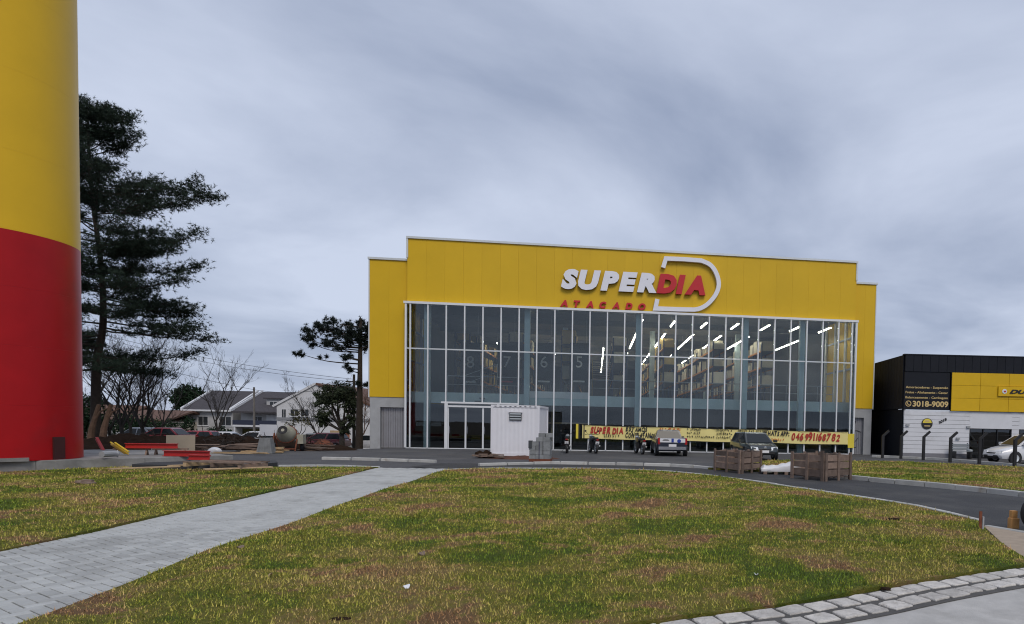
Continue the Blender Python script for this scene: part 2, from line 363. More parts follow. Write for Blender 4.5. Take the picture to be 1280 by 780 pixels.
# lawn material: sod pieces of differing green with straw-brown patches (colour of the turf itself)
def lawn_material(name, dark):
    m = bpy.data.materials.new(name); m.use_nodes = True; nt = m.node_tree; L = nt.links.new; b = nt.nodes['Principled BSDF']
    b.inputs['Roughness'].default_value = 0.85; b.inputs['Specular IOR Level'].default_value = 0.15
    def N(t, **k):
        n = nt.nodes.new(t)
        for a, v in k.items(): setattr(n, a, v)
        return n
    g = N('ShaderNodeNewGeometry')
    wob = N('ShaderNodeTexNoise'); wob.inputs['Scale'].default_value = 1.6; wob.inputs['Detail'].default_value = 3; L(g.outputs['Position'], wob.inputs['Vector'])
    vm = N('ShaderNodeVectorMath', operation='MULTIPLY_ADD'); L(wob.outputs['Color'], vm.inputs[0]); vm.inputs[1].default_value = (0.22, 0.22, 0); L(g.outputs['Position'], vm.inputs[2])
    mp = N('ShaderNodeMapping'); mp.inputs['Rotation'].default_value = (0, 0, R(7)); L(vm.outputs[0], mp.inputs[0])
    br = N('ShaderNodeTexBrick'); br.offset = 0.45; L(mp.outputs[0], br.inputs['Vector']); br.inputs['Scale'].default_value = 1.0
    br.inputs['Brick Width'].default_value = 1.25; br.inputs['Row Height'].default_value = 0.62; br.inputs['Mortar Size'].default_value = 0.0
    br.inputs['Color1'].default_value = (0, 0, 0, 1); br.inputs['Color2'].default_value = (1, 1, 1, 1)
    n1 = N('ShaderNodeTexNoise'); n1.inputs['Scale'].default_value = 0.55; n1.inputs['Detail'].default_value = 5; n1.inputs['Roughness'].default_value = 0.62; L(g.outputs['Position'], n1.inputs['Vector'])
    n2 = N('ShaderNodeTexNoise'); n2.inputs['Scale'].default_value = 7.0; n2.inputs['Detail'].default_value = 6; n2.inputs['Roughness'].default_value = 0.7; L(g.outputs['Position'], n2.inputs['Vector'])
    n3 = N('ShaderNodeTexNoise'); n3.inputs['Scale'].default_value = 55.0; n3.inputs['Detail'].default_value = 3; L(g.outputs['Position'], n3.inputs['Vector'])
    def madd(a, k, c):
        q = N('ShaderNodeMath', operation='MULTIPLY_ADD'); L(a, q.inputs[0]); q.inputs[1].default_value = k
        if isinstance(c, float): q.inputs[2].default_value = c
        else: L(c, q.inputs[2])
        return q.outputs[0]
    dry = madd(br.outputs['Color'], 0.27, madd(n1.outputs['Fac'], 1.75, madd(n2.outputs['Fac'], 0.8, madd(n3.outputs['Fac'], 0.5, -1.23))))
    at_ = N('ShaderNodeAttribute', attribute_name='tone')
    if name == 'blade': dry = madd(at_.outputs['Fac'], 0.2, madd(dry, 1.0, -0.11))
    n4 = N('ShaderNodeTexNoise'); n4.inputs['Scale'].default_value = 0.75; n4.inputs['Detail'].default_value = 7; n4.inputs['Roughness'].default_value = 0.66; n4.inputs['Distortion'].default_value = 0.5
    L(mp.outputs[0], n4.inputs['Vector'])
    worn = N('ShaderNodeMapRange'); worn.inputs[1].default_value = 0.535; worn.inputs[2].default_value = 0.63; worn.inputs[4].default_value = 0.62; L(n4.outputs['Fac'], worn.inputs[0])
    q4 = N('ShaderNodeMath', operation='ADD'); L(dry, q4.inputs[0]); L(worn.outputs[0], q4.inputs[1]); dry = q4.outputs[0]
    rp = N('ShaderNodeValToRGB'); L(dry, rp.inputs[0]); e = rp.color_ramp.elements
    k = dark
    e[0].position = 0.22; e[0].color = (0.062 * k, 0.090 * k, 0.012 * k, 1)
    e[1].position = 0.90; e[1].color = (0.162 * k, 0.096 * k, 0.048 * k, 1)
    for p, c in ((0.40, (0.115, 0.120, 0.018)), (0.56, (0.168, 0.146, 0.034)), (0.72, (0.196, 0.143, 0.056))):
        x = e.new(p); x.color = (c[0] * k, c[1] * k, c[2] * k, 1)
    if name == 'blade':
        hs = N('ShaderNodeHueSaturation'); L(rp.outputs[0], hs.inputs['Color']); L(madd(at_.outputs['Fac'], 0.9, 0.52), hs.inputs['Value']); L(hs.outputs[0], b.inputs['Base Color'])
    else: L(rp.outputs[0], b.inputs['Base Color'])
    MATS[name] = m
    if name == 'turf':
        bp = N('ShaderNodeBump'); bp.inputs['Strength'].default_value = 0.8; bp.inputs['Distance'].default_value = 0.03; L(n3.outputs['Fac'], bp.inputs['Height']); L(bp.outputs[0], b.inputs['Normal'])
    return m
lawn_material('turf', 0.85); lawn_material('blade', 2.5)

# ------------------------------------------------------------------ ground, asphalt
def grid_sheet(name, x0, x1, y0, y1, nx, ny, dz, m, zf=gz):
    xs = np.linspace(x0, x1, nx + 1); ys = np.linspace(y0, y1, ny + 1)
    V = [(x, y, zf(x, y) + dz) for y in ys for x in xs]
    F = [(j * (nx + 1) + i, j * (nx + 1) + i + 1, (j + 1) * (nx + 1) + i + 1, (j + 1) * (nx + 1) + i) for j in range(ny) for i in range(nx)]
    return npmesh(name, V, F, m)
def far_z(x, y): return gz(x, y)
# one sheet to the horizon, finer where the ground falls
xs = [-3000, -900, -400, -200, -120, -80] + list(np.arange(-60, -10, 1.0)) + [-8, 0, 10, 20, 40, 80, 160, 400, 900, 3000]
ys = [-600, -200, -60, -20, 0, 10, 20, 25, 28] + list(np.arange(30, 96, 3.0)) + [110, 140, 200, 400, 900, 3000]
V = [(x, y, gz(x, y) - 0.06) for y in ys for x in xs]; nx = len(xs)
F = [(j * nx + i, j * nx + i + 1, (j + 1) * nx + i + 1, (j + 1) * nx + i) for j in range(len(ys) - 1) for i in range(nx - 1)]
tag(npmesh('ground', V, F, 'ground_soil'), 'brown bare ground stretching to the horizon', None, kind='structure')
tag(grid_sheet('parking_lot', -30, 34, 20.2, 62, 64, 42, -0.012, 'asphalt'), 'grey asphalt lot in front of the yellow store', None, kind='structure')

def flat_poly(name, pts, z, m, thick=0.0, parent=None):
    bm = bmesh.new(); vs = [bm.verts.new((p[0], p[1], z)) for p in pts]; f = bm.faces.new(vs)
    bmesh.ops.triangulate(bm, faces=[f])
    if thick:
        bm.faces.ensure_lookup_table(); ex = bmesh.ops.extrude_face_region(bm, geom=bm.faces[:])
        for v in ex['geom']:
            if isinstance(v, bmesh.types.BMVert): v.co.z -= thick
    bmesh.ops.recalc_face_normals(bm, faces=bm.faces[:])
    me = bpy.data.meshes.new(name); bm.to_mesh(me); bm.free(); me.materials.append(MATS[m]); o = bpy.data.objects.new(name, me); C.objects.link(o); o.parent = parent; return o
G2 = lambda pts, z=0.0: [gp(x, y, z).to_2d() for x, y in pts]

# edges traced on the ground
lawn_back = [(553, 589.5), (600, 588), (650, 587.6), (740, 588), (800, 589.6), (855, 593), (930, 602), (1000, 613), (1100, 628.5), (1160, 639), (1226, 655.5)]
path_left = G2([(0, 693.7), (125, 667), (219, 644), (281, 631), (353, 614), (400, 604), (462.5, 588.4)])
path_right = G2([(47, 779), (184, 726), (266, 693), (400, 644), (471, 618), (550, 591.7)])
path_left = [Vector((-7.35, 3.0)), Vector((-7.6, 5.2))] + path_left + [Vector((-9.98, 21.05))]
path_right = [Vector((-4.72, 3.0))] + path_right + [Vector((-7.62, 21.25))]
lb = G2(lawn_back)
sett_top = G2([(700, 806), (850, 778), (960, 764), (1050, 750), (1130, 735), (1210, 722), (1280, 711.5), (1400, 694)])
# fresh asphalt lane that sweeps round the lawn
lane_in = lb
lane_far = G2([(553, 579), (690, 580.3), (790, 582), (865, 585), (930, 589), (1062, 600), (1110, 604.5), (1160, 609), (1220, 615), (1280, 622), (1420, 641)])
lane_near = lane_in + G2([(1232, 657), (1280, 665), (1420, 688)])
tag(flat_poly('road', [Vector((-9.4, 22.3))] + lane_far + lane_near[::-1] + [Vector((-7.6, 21.3))], 0.004, 'fresh_asphalt'), 'dark fresh asphalt lane curving round the lawn', None, kind='structure')

# ------------------------------------------------------------------ lawns
def fill_lawn(name, poly, z, label):
    """turf sheet: a fine grid clipped to the outline, gently uneven"""
    bm = bmesh.new(); vs = [bm.verts.new((p[0], p[1], 0)) for p in poly]; bm.faces.new(vs)
    xs_ = [p[0] for p in poly]; ys_ = [p[1] for p in poly]
    for k in np.arange(min(xs_), max(xs_), 0.5): bmesh.ops.bisect_plane(bm, geom=bm.verts[:] + bm.edges[:] + bm.faces[:], plane_co=(k, 0, 0), plane_no=(1, 0, 0))
    for k in np.arange(min(ys_), max(ys_), 0.5): bmesh.ops.bisect_plane(bm, geom=bm.verts[:] + bm.edges[:] + bm.faces[:], plane_co=(0, k, 0), plane_no=(0, 1, 0))
    for v in bm.verts:
        x, y = v.co.x, v.co.y; v.co.z = z + 0.018 * math.sin(x * 1.7 + y * 0.6) * math.cos(y * 1.3 - x * 0.5)
    top = bm.faces[:]; bm.normal_update()
    ex = bmesh.ops.extrude_face_region(bm, geom=top)
    for v in ex['geom']:
        if isinstance(v, bmesh.types.BMVert): v.co.z = -0.05
    bmesh.ops.recalc_face_normals(bm, faces=bm.faces[:])
    me = bpy.data.meshes.new(name); bm.to_mesh(me); bm.free(); me.materials.append(MATS['turf']); o = bpy.data.objects.new(name, me); C.objects.link(o)
    return tag(o, label, None, kind='structure')
corner = G2([(1229, 663), (1238, 672), (1262, 690), (1285, 706)])
lawn_main = path_right + lb[0:] + corner + sett_top[::-1][1:] + [Vector((-1.0, 4.2)), Vector((-2.5, 3.0))]
wall_line = [gp(0, 592), gp(130, 587), gp(217, 580.5)]
W0, W1 = gp(0, 592).to_2d(), gp(130, 587).to_2d(); wd = (W1 - W0).normalized()
wall_a = W0 - wd * 9; wall_b = W1 + wd * 3.4
lawn_left = [p for p in path_left] + G2([(473, 586.6), (400, 585.5), (345, 586), (300, 587.5)]) + [wall_b, W1, W0, wall_a, Vector((-20, 5)), Vector((-14, 3.0))]
verge = G2([(885, 587), (960, 577), (1062, 577.5), (1130, 578.5), (1280, 585.5), (1420, 592), (1420, 636), (1280, 618.5), (1220, 611.5), (1160, 605.7), (1110, 601.2), (1062, 596.5), (990, 591)])
fill_lawn('lawn', lawn_main, 0.062, 'patchy green and brown lawn in the foreground')
fill_lawn('lawn', lawn_left, 0.062, 'yellowed lawn between the path and the red and yellow tower')
fill_lawn('grass_verge', verge, 0.07, 'grass verge behind the wooden crates')

def in_poly(P, poly):
    x, y = P[:, 0], P[:, 1]; ins = np.zeros(len(P), bool); n = len(poly); j = n - 1
    for i in range(n):
        xi, yi = poly[i][0], poly[i][1]; xj, yj = poly[j][0], poly[j][1]
        with np.errstate(divide='ignore', invalid='ignore'):
            c = ((yi > y) != (yj > y)) & (x < (xj - xi) * (y - yi) / (yj - yi + 1e-12) + xi)
        ins ^= c; j = i
    return ins
def grass(name, poly, z, label, kd=1.0):
    xs_ = np.array([p[0] for p in poly]); ys_ = np.array([p[1] for p in poly]); Vs = []
    for y0, y1, den in ((3, 7, 3600), (7, 9, 2800), (9, 12, 1900), (12, 16, 1100), (16, 23, 650), (23, 45, 260)):
        a, b = max(y0, ys_.min()), min(y1, ys_.max())
        if b <= a: continue
        n = int((b - a) * (xs_.max() - xs_.min()) * den * kd)
        P = np.stack([rng.uniform(xs_.min(), xs_.max(), n), rng.uniform(a, b, n)], 1); P = P[in_poly(P, poly)]
        # keep only what the lens can see, with a margin
        sx = PPX + FPX * P[:, 0] / np.maximum(P[:, 1], 0.1); P = P[(sx > -130) & (sx < 1420)]
        n = len(P)
        if not n: continue
        d = np.maximum(P[:, 1], 4.5)
        h = rng.gamma(5.0, 0.0065, n).clip(.012, .085) * (0.85 + d * 0.02); w = rng.uniform(0.0022, 0.0075, n) * (0.5 + d * 0.14)
        az = rng.uniform(0, 2 * np.pi, n); tilt = rng.uniform(0.15, 1.15, n); fa = az + rng.uniform(0.9, 2.2, n)
        zz = z - 0.012 + 0.018 * np.sin(P[:, 0] * 1.7 + P[:, 1] * 0.6) * np.cos(P[:, 1] * 1.3 - P[:, 0] * 0.5)
        base = np.stack([P[:, 0], P[:, 1], zz], 1)
        side = np.stack([np.cos(fa), np.sin(fa), np.zeros(n)], 1) * w[:, None]
        tip = base + np.stack([np.cos(az) * np.sin(tilt), np.sin(az) * np.sin(tilt), np.cos(tilt)], 1) * h[:, None]
        Vs.append(np.stack([base - side, base + side, tip], 1).reshape(-1, 3))
    Vv = np.concatenate(Vs); o = npmesh(name, Vv, np.arange(len(Vv)).reshape(-1, 3), 'blade')
    ta = o.data.attributes.new('tone', 'FLOAT', 'POINT'); ta.data.foreach_set('value', np.repeat(rng.random(len(Vv) // 3), 3).astype(np.float32))
    return tag(o, label, 'grass', kind='stuff')
grass('grass', lawn_main, 0.062, 'short green and straw coloured grass of the foreground lawn')
grass('grass', lawn_left, 0.062, 'short yellowed grass beside the red and yellow tower', 0.8)
grass('grass', verge, 0.07, 'short grass on the verge behind the wooden crates', 1.0)

# ------------------------------------------------------------------ paved path: herringbone pavers
path = empty('paved_path', (0, 0, 0), kind='structure'); path['label'] = 'grey paver path crossing the lawn diagonally'
poly_path = path_left + path_right[::-1]
flat_poly('bedding', poly_path, 0.012, 'joint_sand', parent=path)
PL, PW, GAP = 0.22, 0.11, 0.011
th = R(60); ct, st = math.cos(th), math.sin(th)
def herring():
    out = []
    for k in range(-130, 130):
        for m_ in range(-60, 60):
            x = k * PW + m_ * 4 * PW; y = k * PW
            out.append((x + PW, y + PW / 2, 0.0)); out.append((x + 2 * PW + PW / 2, y, math.pi / 2))
    return out
cx0, cy0 = -7.2, 12.0
pv = []
for x, y, a in herring():
    X = cx0 + x * ct - y * st; Y = cy0 + x * st + y * ct
    if -12 < X < -4 and 4.2 < Y < 21.4: pv.append((X, Y, a + th))
wide = [p + Vector((-.1, 0)) for p in path_left] + [p + Vector((.1, 0)) for p in path_right[::-1]]
ok = in_poly(np.array([(p[0], p[1]) for p in pv]), wide)
pv = [p for p, k in zip(pv, ok) if k]
pv.sort(key=lambda p: math.hypot(p[0], p[1]) + (6 if PPX + FPX * p[0] / p[1] < -10 else 0))
pm = [MB().chbox((0, 0, 0), (PL - GAP - 0.003 * q, PW - GAP, 0.05), 0.005).mesh('paver', 'paver_gray') for q in range(3)]
far = MB()
for i, (X, Y, a) in enumerate(pv):
    dz = random.uniform(-0.0022, 0.0022)
    if i < 300: inst('paver', pm[i % 3], path, (X, Y, 0.012 + dz), (random.uniform(-.006, .006), random.uniform(-.006, .006), a))
    else: far.chbox((X, Y, 0.012 + dz), (PL - GAP, PW - GAP, 0.05), 0.005, a)
tag(far.build('pavers', 'paver_gray', path, fix=False), kind='stuff')

# ------------------------------------------------------------------ kerbs
def kerb(label, pts, w=0.11, h=0.1, stone=1.0, gap=0.012, z=0.0, jitter=0.006):
    root = empty('kerb', (0, 0, 0), kind='structure'); root['label'] = label
    P = smoothpoly([Vector((p[0], p[1])) for p in pts], 10); acc = [0.0]
    for a, b in zip(P, P[1:]): acc.append(acc[-1] + (b - a).length)
    def along(s):
        s = min(max(s, 0), acc[-1])
        for i in range(len(P) - 1):
            if acc[i + 1] >= s: t = (s - acc[i]) / max(1e-6, acc[i + 1] - acc[i]); return P[i].lerp(P[i + 1], t)
        return P[-1]
    n = max(1, int(round(acc[-1] / stone))); st_ = acc[-1] / n
    for i in range(n):
        a, b = along(i * st_ + gap / 2), along((i + 1) * st_ - gap / 2); c = (a + b) / 2; d = b - a
        z0 = gz(c.x, c.y) + z
        MB().chbox((0, 0, 0), (d.length, w, h + 0.1), 0.015).build('kerb_stone', 'kerb_concrete', root, loc=(c.x, c.y, z0 + h / 2 - 0.05 + random.uniform(-jitter, jitter)), rot=(0, random.uniform(-.004, .004), math.atan2(d.y, d.x) + random.uniform(-.006, .006)))
    return root
kerb('pale kerb curving along the back of the foreground lawn', [Vector((p.x, p.y)) for p in lb], 0.10, 0.085)
kerb('pale kerb behind the yellowed lawn by the path', G2([(348, 585.2), (400, 584.6), (474, 586.4)]), 0.12, 0.1)
kerb('broken line of low kerb stones in the lot left of the white cabin', G2([(402, 574), (470, 575.5), (546, 578)]), 0.16, 0.1, 1.3, 0.1)
kerb('kerb line in the lot running right from the white cabin', G2([(598, 582.5), (690, 580), (740, 580.6), (790, 581.4), (840, 582.8), (868, 584.6), (893, 587)]), 0.16, 0.1, 1.1, 0.05)
kerb('pale kerb along the front of the grass verge', G2([(1000, 592.5), (1062, 598.2), (1110, 603), (1160, 607.5), (1220, 613.5), (1280, 620.5), (1420, 638.5)]), 0.14, 0.12, 1.0, 0.03)
kerb('pale kerb under the fence posts before the tyre shop', G2([(1090, 571.2), (1165, 574.5), (1225, 579), (1285, 584), (1420, 595)]), 0.15, 0.12, 1.0)
kerb('thin concrete edging strip beside the sand patch', G2([(1232, 658), (1262, 662.3), (1290, 667), (1400, 687)]), 0.12, 0.02, 0.9)
flat = flat_poly('sand_patch', G2([(1229, 659), (1280, 668.5), (1420, 691), (1420, 699), (1290, 708), (1262, 690)]), 0.03, 'sand', 0.05); tag(flat, 'tan sand patch at the corner of the lawn', None, kind='structure')

# ------------------------------------------------------------------ stone setts and concrete pavement at the lower right
cross = Vector((sett_top[4] - sett_top[1]).normalized()); nrm = Vector((cross.y, -cross.x))
side_poly = sett_top + [Vector((14, 8)), Vector((14, 0.5)), Vector((-3, 0.5)), Vector((-2.5, 3.3))]
tag(flat_poly('pavement', side_poly, 0.012, 'sidewalk_concrete', 0.05), 'smooth concrete pavement at the lower right corner', None, kind='structure')
border = empty('stone_border', (0, 0, 0), kind='structure'); border['label'] = 'double row of pale stone setts edging the lawn'
S = smoothpoly([Vector((p.x, p.y)) for p in sett_top], 12)
strip = [p + nrm * -0.03 for p in S] + [p + nrm * 0.60 for p in reversed(S)]
flat_poly('mortar_bed', strip, 0.022, 'mortar', 0.03, border)
acc = [0.0]
for a, b in zip(S, S[1:]): acc.append(acc[-1] + (b - a).length)
def salong(s):
    for i in range(len(S) - 1):
        if acc[i + 1] >= s: return S[i].lerp(S[i + 1], (s - acc[i]) / (acc[i + 1] - acc[i])), (S[i + 1] - S[i]).normalized()
    return S[-1], (S[-1] - S[-2]).normalized()
for row in range(2):
    s = 0.05 + row * 0.13
    while s < acc[-1] - 0.3:
        w = random.uniform(0.2, 0.29); d = random.uniform(0.19, 0.225); p, t = salong(s + w / 2); nn = Vector((t.y, -t.x))
        c = p + nn * (0.145 + row * 0.285 + random.uniform(-.012, .012)); mb = MB(); top = []; mid = []; bot = []
        for k in range(12):
            q = 2 * math.pi * k / 12; cx, cy = math.cos(q), math.sin(q); e = 0.16
            x = math.copysign(abs(cx) ** e, cx) * w / 2; y = math.copysign(abs(cy) ** e, cy) * d / 2
            jx, jy = random.uniform(-.008, .008), random.uniform(-.008, .008)
            bot.append((x + jx, y + jy, -0.03)); mid.append((x + jx, y + jy, 0.006)); top.append(((x + jx) * 0.94, (y + jy) * 0.94, 0.014 + random.uniform(-.003, .003)))
        mb.loft([bot, mid, top]); mb.build('sett', 'sett_stone', border, smooth=False, loc=(c.x, c.y, 0.024), rot=(random.uniform(-.02, .02), random.uniform(-.02, .02), math.atan2(t.y, t.x) + random.uniform(-.05, .05)))
        s += w + random.uniform(0.025, 0.05)

# ------------------------------------------------------------------ the yellow store
YAW = 0.1311; BO = Vector((-15.638, 36.43, 0.0)); BW, BH, BG = 26.65, 12.0, 8.19; DEP = 58.0
bax = Vector((math.cos(YAW), math.sin(YAW), 0)); bno = Vector((-math.sin(YAW), math.cos(YAW), 0))
def Lf(x, y, dep=0.0):                      # pixel -> (along the facade, height) on the plane dep metres behind the glass
    d = ray(x, y); c0 = Vector((0, 0, CH)); t = (BO + bno * dep - c0).dot(bno) / d.dot(bno); P = c0 + d * t - BO
    return P.dot(bax), P.z
def Bw(lx, ly, z=0.0): return BO + bax * lx + bno * ly + Vector((0, 0, z))
store = empty('supermarket_building', BO, YAW, 'large yellow metal-clad supermarket with full-width glass front', 'building')
def part(mb, name, m, smooth=False, parent=store): return mb.build(name, m, parent, smooth)
# body: side walls, back wall, roof, plinth
WX0, WX1, WD = -2.15, 28.1, 0.5
part(MB().b2(WX0, WX0 + 0.2, WD + .1, DEP, 2.9, 10.7), 'side_wall', 'yellow_panel'); part(MB().b2(WX1 - 0.2, WX1, WD + .1, DEP, 2.9, 10.7), 'side_wall', 'yellow_panel')
part(MB().b2(WX0 + .02, WX0 + 0.22, WD + .1, DEP, -1.6, 2.9), 'side_plinth', 'concrete_wall'); part(MB().b2(WX1 - 0.22, WX1 - .02, WD + .1, DEP, -0.1, 2.9), 'side_plinth', 'concrete_wall')
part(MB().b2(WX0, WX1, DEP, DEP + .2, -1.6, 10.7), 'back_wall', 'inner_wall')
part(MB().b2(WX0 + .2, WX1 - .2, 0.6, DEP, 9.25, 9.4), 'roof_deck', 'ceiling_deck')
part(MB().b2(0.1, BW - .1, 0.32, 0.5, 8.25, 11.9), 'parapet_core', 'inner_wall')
# vertical cladding panels, one by one
def clad(x0, x1, y, z0, z1, step, name='cladding_panel'):
    n = max(1, round((x1 - x0) / step)); w = (x1 - x0) / n
    me = MB().chbox((0, 0, 0), (w - 0.003, z1 - z0, 0.06), 0.002).mesh(name, 'yellow_panel')
    for i in range(n): inst(name, me, store, (x0 + (i + .5) * w, y + 0.03, (z0 + z1) / 2), (R(90), 0, 0))
clad(0.0, BW, 0.20, BG + 0.13, BH - 0.12, 1.02)
clad(WX0, -0.005, WD, 2.9, 10.68, 1.07); clad(BW + 0.005, WX1, WD, 2.9, 10.68, 0.75)
MB().b2(-.02, .16, .262, .7, 8.3, 11.9).build('parapet_return', 'yellow_panel', store); MB().b2(BW - .16, BW + .02, .262, .7, 8.3, 11.9).build('parapet_return', 'yellow_panel', store)
part(MB().b2(-.05, BW + .05, .12, .75, BH - 0.12, BH), 'coping', 'coping_metal')
part(MB().b2(-.055, 0.05, .14, .3, 10.8, BH - .123), 'corner_flashing', 'coping_metal'); part(MB().b2(BW - 0.05, BW + .055, .14, .3, 10.8, BH - .123), 'corner_flashing', 'coping_metal')
part(MB().b2(WX0 - .06, -.056, WD - .08, WD + .6, 10.68, 10.8), 'coping', 'coping_metal'); part(MB().b2(BW + .056, WX1 + .06, WD - .08, WD + .6, 10.68, 10.8), 'coping', 'coping_metal')
part(MB().b2(WX0 - .03, WX0 + .03, WD - .02, WD + .1, 2.86, 10.68), 'corner_flashing', 'coping_metal'); part(MB().b2(WX1 - .03, WX1 + .03, WD - .02, WD + .1, 2.86, 10.68), 'corner_flashing', 'coping_metal')
part(MB().b2(WX0, -.05, WD + .05, WD + .6, 9.4, 10.6), 'parapet_core', 'inner_wall'); part(MB().b2(BW + .05, WX1, WD + .065, WD + .6, 9.4, 10.6), 'parapet_core', 'inner_wall')
# concrete base of the wings with a door recess
for (a, b, d0, d1) in ((WX0 + .05, -.03, -1.55, -.12), (BW + .03, WX1 - .05, BW + .03, 27.55)):
    m = MB(); m.b2(a, d0 if d0 > a else a + .001, WD + .04, WD + .4, -.1, 2.9) if d0 > a + .05 else None
    if b > d1 + .03: m.b2(d1, b, WD + .04, WD + .4, -.1, 2.9)
    m.b2(d0, d1, WD + .043, WD + .4, 2.32, 2.9); m.build('wing_base', 'concrete_wall', store)
    s = MB(); x = d0 + .01
    while x < d1 - .02: s.b2(x, min(x + .11, d1), WD + .26, WD + .3, -.02, 2.32); x += .13
    s.b2(d0, d1, WD + .3, WD + .33, -.02, 2.32); s.build('shutter', 'shutter_metal', store)
# black graffiti strokes on the right shutter
sg = MB()
for pts in ([(26.85, 1.95), (27.1, 2.1), (27.0, 1.7)], [(26.8, 1.45), (27.2, 1.5), (27.45, 1.4)], [(26.8, .95), (27.05, .75), (27.3, 1.05)], [(26.85, .4), (27.2, .45)]):
    sg.tube([(x, WD + .245, z) for x, z in pts], .025, 4)
sg.build('painted_scrawl', 'black_paint', store)
# ---- curtain wall
xs_m = [0.0, 0.24, 1.2] + [2.2 + i * 1.013 for i in range(24)] + [26.38, BW]
DOOR = (2.2, 6.25)                         # bays without a lower pane: the door bay
ZT, ZB = 5.68, 2.66
part(MB().b2(-.12, BW + .1, -.1, .25, BG, BG + .13), 'head_frame', 'white_alu')
part(MB().b2(0, DOOR[0], -.03, .08, 0, .05), 'sill_frame', 'white_alu'); part(MB().b2(5.1, BW, -.03, .08, 0, .05), 'sill_frame', 'white_alu')
for i, x in enumerate(xs_m):
    z0 = ZB + .05 if DOOR[0] + .05 < x < DOOR[1] - .05 else 0.05
    w = .035 if 0 < i < len(xs_m) - 1 else .05
    MB().b2(x - w, x + w, -.07, .09, z0, BG).build('mullion', 'white_alu', store)
part(MB().b2(0.05, BW - .05, -.02, -.004, ZT - .035, ZT + .035), 'transom', 'coping_metal')
part(MB().b2(DOOR[0] - .25, DOOR[1] + .04, -.085, .1, ZB - .05, ZB + .05), 'transom', 'white_alu')
for a, b in zip(xs_m, xs_m[1:]):
    lo = ZB + .05 if DOOR[0] - .01 < a < DOOR[1] - .05 else .05
    for z0, z1 in ((lo, ZT), (ZT, BG)):
        if z1 - z0 > 1: MB().b2(a + .036, b - .036, .0, .012, z0 + .003, z1 - .003).build('pane', 'curtain_glass', store)
# glass returns on both ends of the box
for x in (0.0, BW):
    MB().b2(x - .006, x + .006, .1, WD + .02, .05, BG).build('pane', 'curtain_glass', store)
# door bay: frame, dark sliding leaves
part(MB().b2(DOOR[0] - .06, DOOR[0] + .12, -.09, .1, 0, ZB - .053), 'door_frame', 'white_alu'); part(MB().b2(5.05, 5.2, -.09, .1, 0, ZB - .053), 'door_frame', 'white_alu')
part(MB().b2(DOOR[0] + .123, 5.047, -.085, .1, 2.40, 2.5), 'door_frame', 'white_alu'); part(MB().b2(DOOR[0] + .123, 5.047, -.06, .1, 0, .05), 'door_frame', 'white_alu')
for k in range(3):
    a = DOOR[0] + .13 + k * .972
    d = MB().b2(a + .05, a + .92, .0, .012, .06, 2.39).build('door_leaf', 'dark_glass', store)
    MB().b2(a, a + .045, -.03, .05, .055, 2.395).b2(a + .925, a + .968, -.03, .05, .055, 2.395).build('leaf_frame', 'white_alu', d)
    MB().tube([(a + .1, -.06, .9), (a + .1, -.06, 1.3)], .014, 6).build('handle', 'chrome', d)
MB().b2(DOOR[0] + .12, 5.1, .0, .012, 2.505, 2.6).build('pane', 'dark_glass', store)
part(MB().b2(5.23, 6.2, .0, .012, .05, 2.6), 'pane', 'dark_glass')
# ---- what shows through the glass
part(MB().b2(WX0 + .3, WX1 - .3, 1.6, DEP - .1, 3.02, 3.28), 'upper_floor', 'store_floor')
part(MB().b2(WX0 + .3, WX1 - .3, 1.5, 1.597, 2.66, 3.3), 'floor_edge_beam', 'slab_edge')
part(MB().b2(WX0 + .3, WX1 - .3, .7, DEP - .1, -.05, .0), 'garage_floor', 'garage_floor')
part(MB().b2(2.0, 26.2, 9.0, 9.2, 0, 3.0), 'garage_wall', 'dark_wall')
for x in (1.0, 6.65, 13.2, 19.8, 23.4): MB().b2(x - .16, x + .16, .55, .85, 0, 9.2).build('column', 'steel_blue', store)
for x in (7.2, 14.2, 21.3):
    for y in (14.0, 30.0): MB().b2(x + .8, x + 1.2, y, y + .4, 3.28, 9.2).build('column', 'steel_blue', store)
for y in (4, 10, 16, 22, 28, 36, 46): MB().b2(WX0 + .3, WX1 - .3, y, y + .25, 8.85, 9.24).build('roof_beam', 'ceiling_deck', store)
# side walls inside: yellow near the glass with pale posts and rails, dark lining farther back
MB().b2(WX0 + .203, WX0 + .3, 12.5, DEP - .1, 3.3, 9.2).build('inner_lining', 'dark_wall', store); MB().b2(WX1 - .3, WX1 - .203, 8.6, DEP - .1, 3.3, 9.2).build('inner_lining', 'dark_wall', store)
for xx, ys_ in ((WX0 + .21, (2.0, 6.5, 8.6, 10.4, 12.3)), (WX1 - .33, (2.0, 4.5, 6.4, 8.3))):
    for y in ys_: MB().b2(xx, xx + .12, y, y + .28, 3.3, 9.2).build('wall_post', 'coping_metal', store)
    for z in (5.6, 7.7): MB().b2(xx + .02, xx + .1, ys_[0], ys_[-1], z, z + .12).build('wall_rail', 'dark_alu', store)
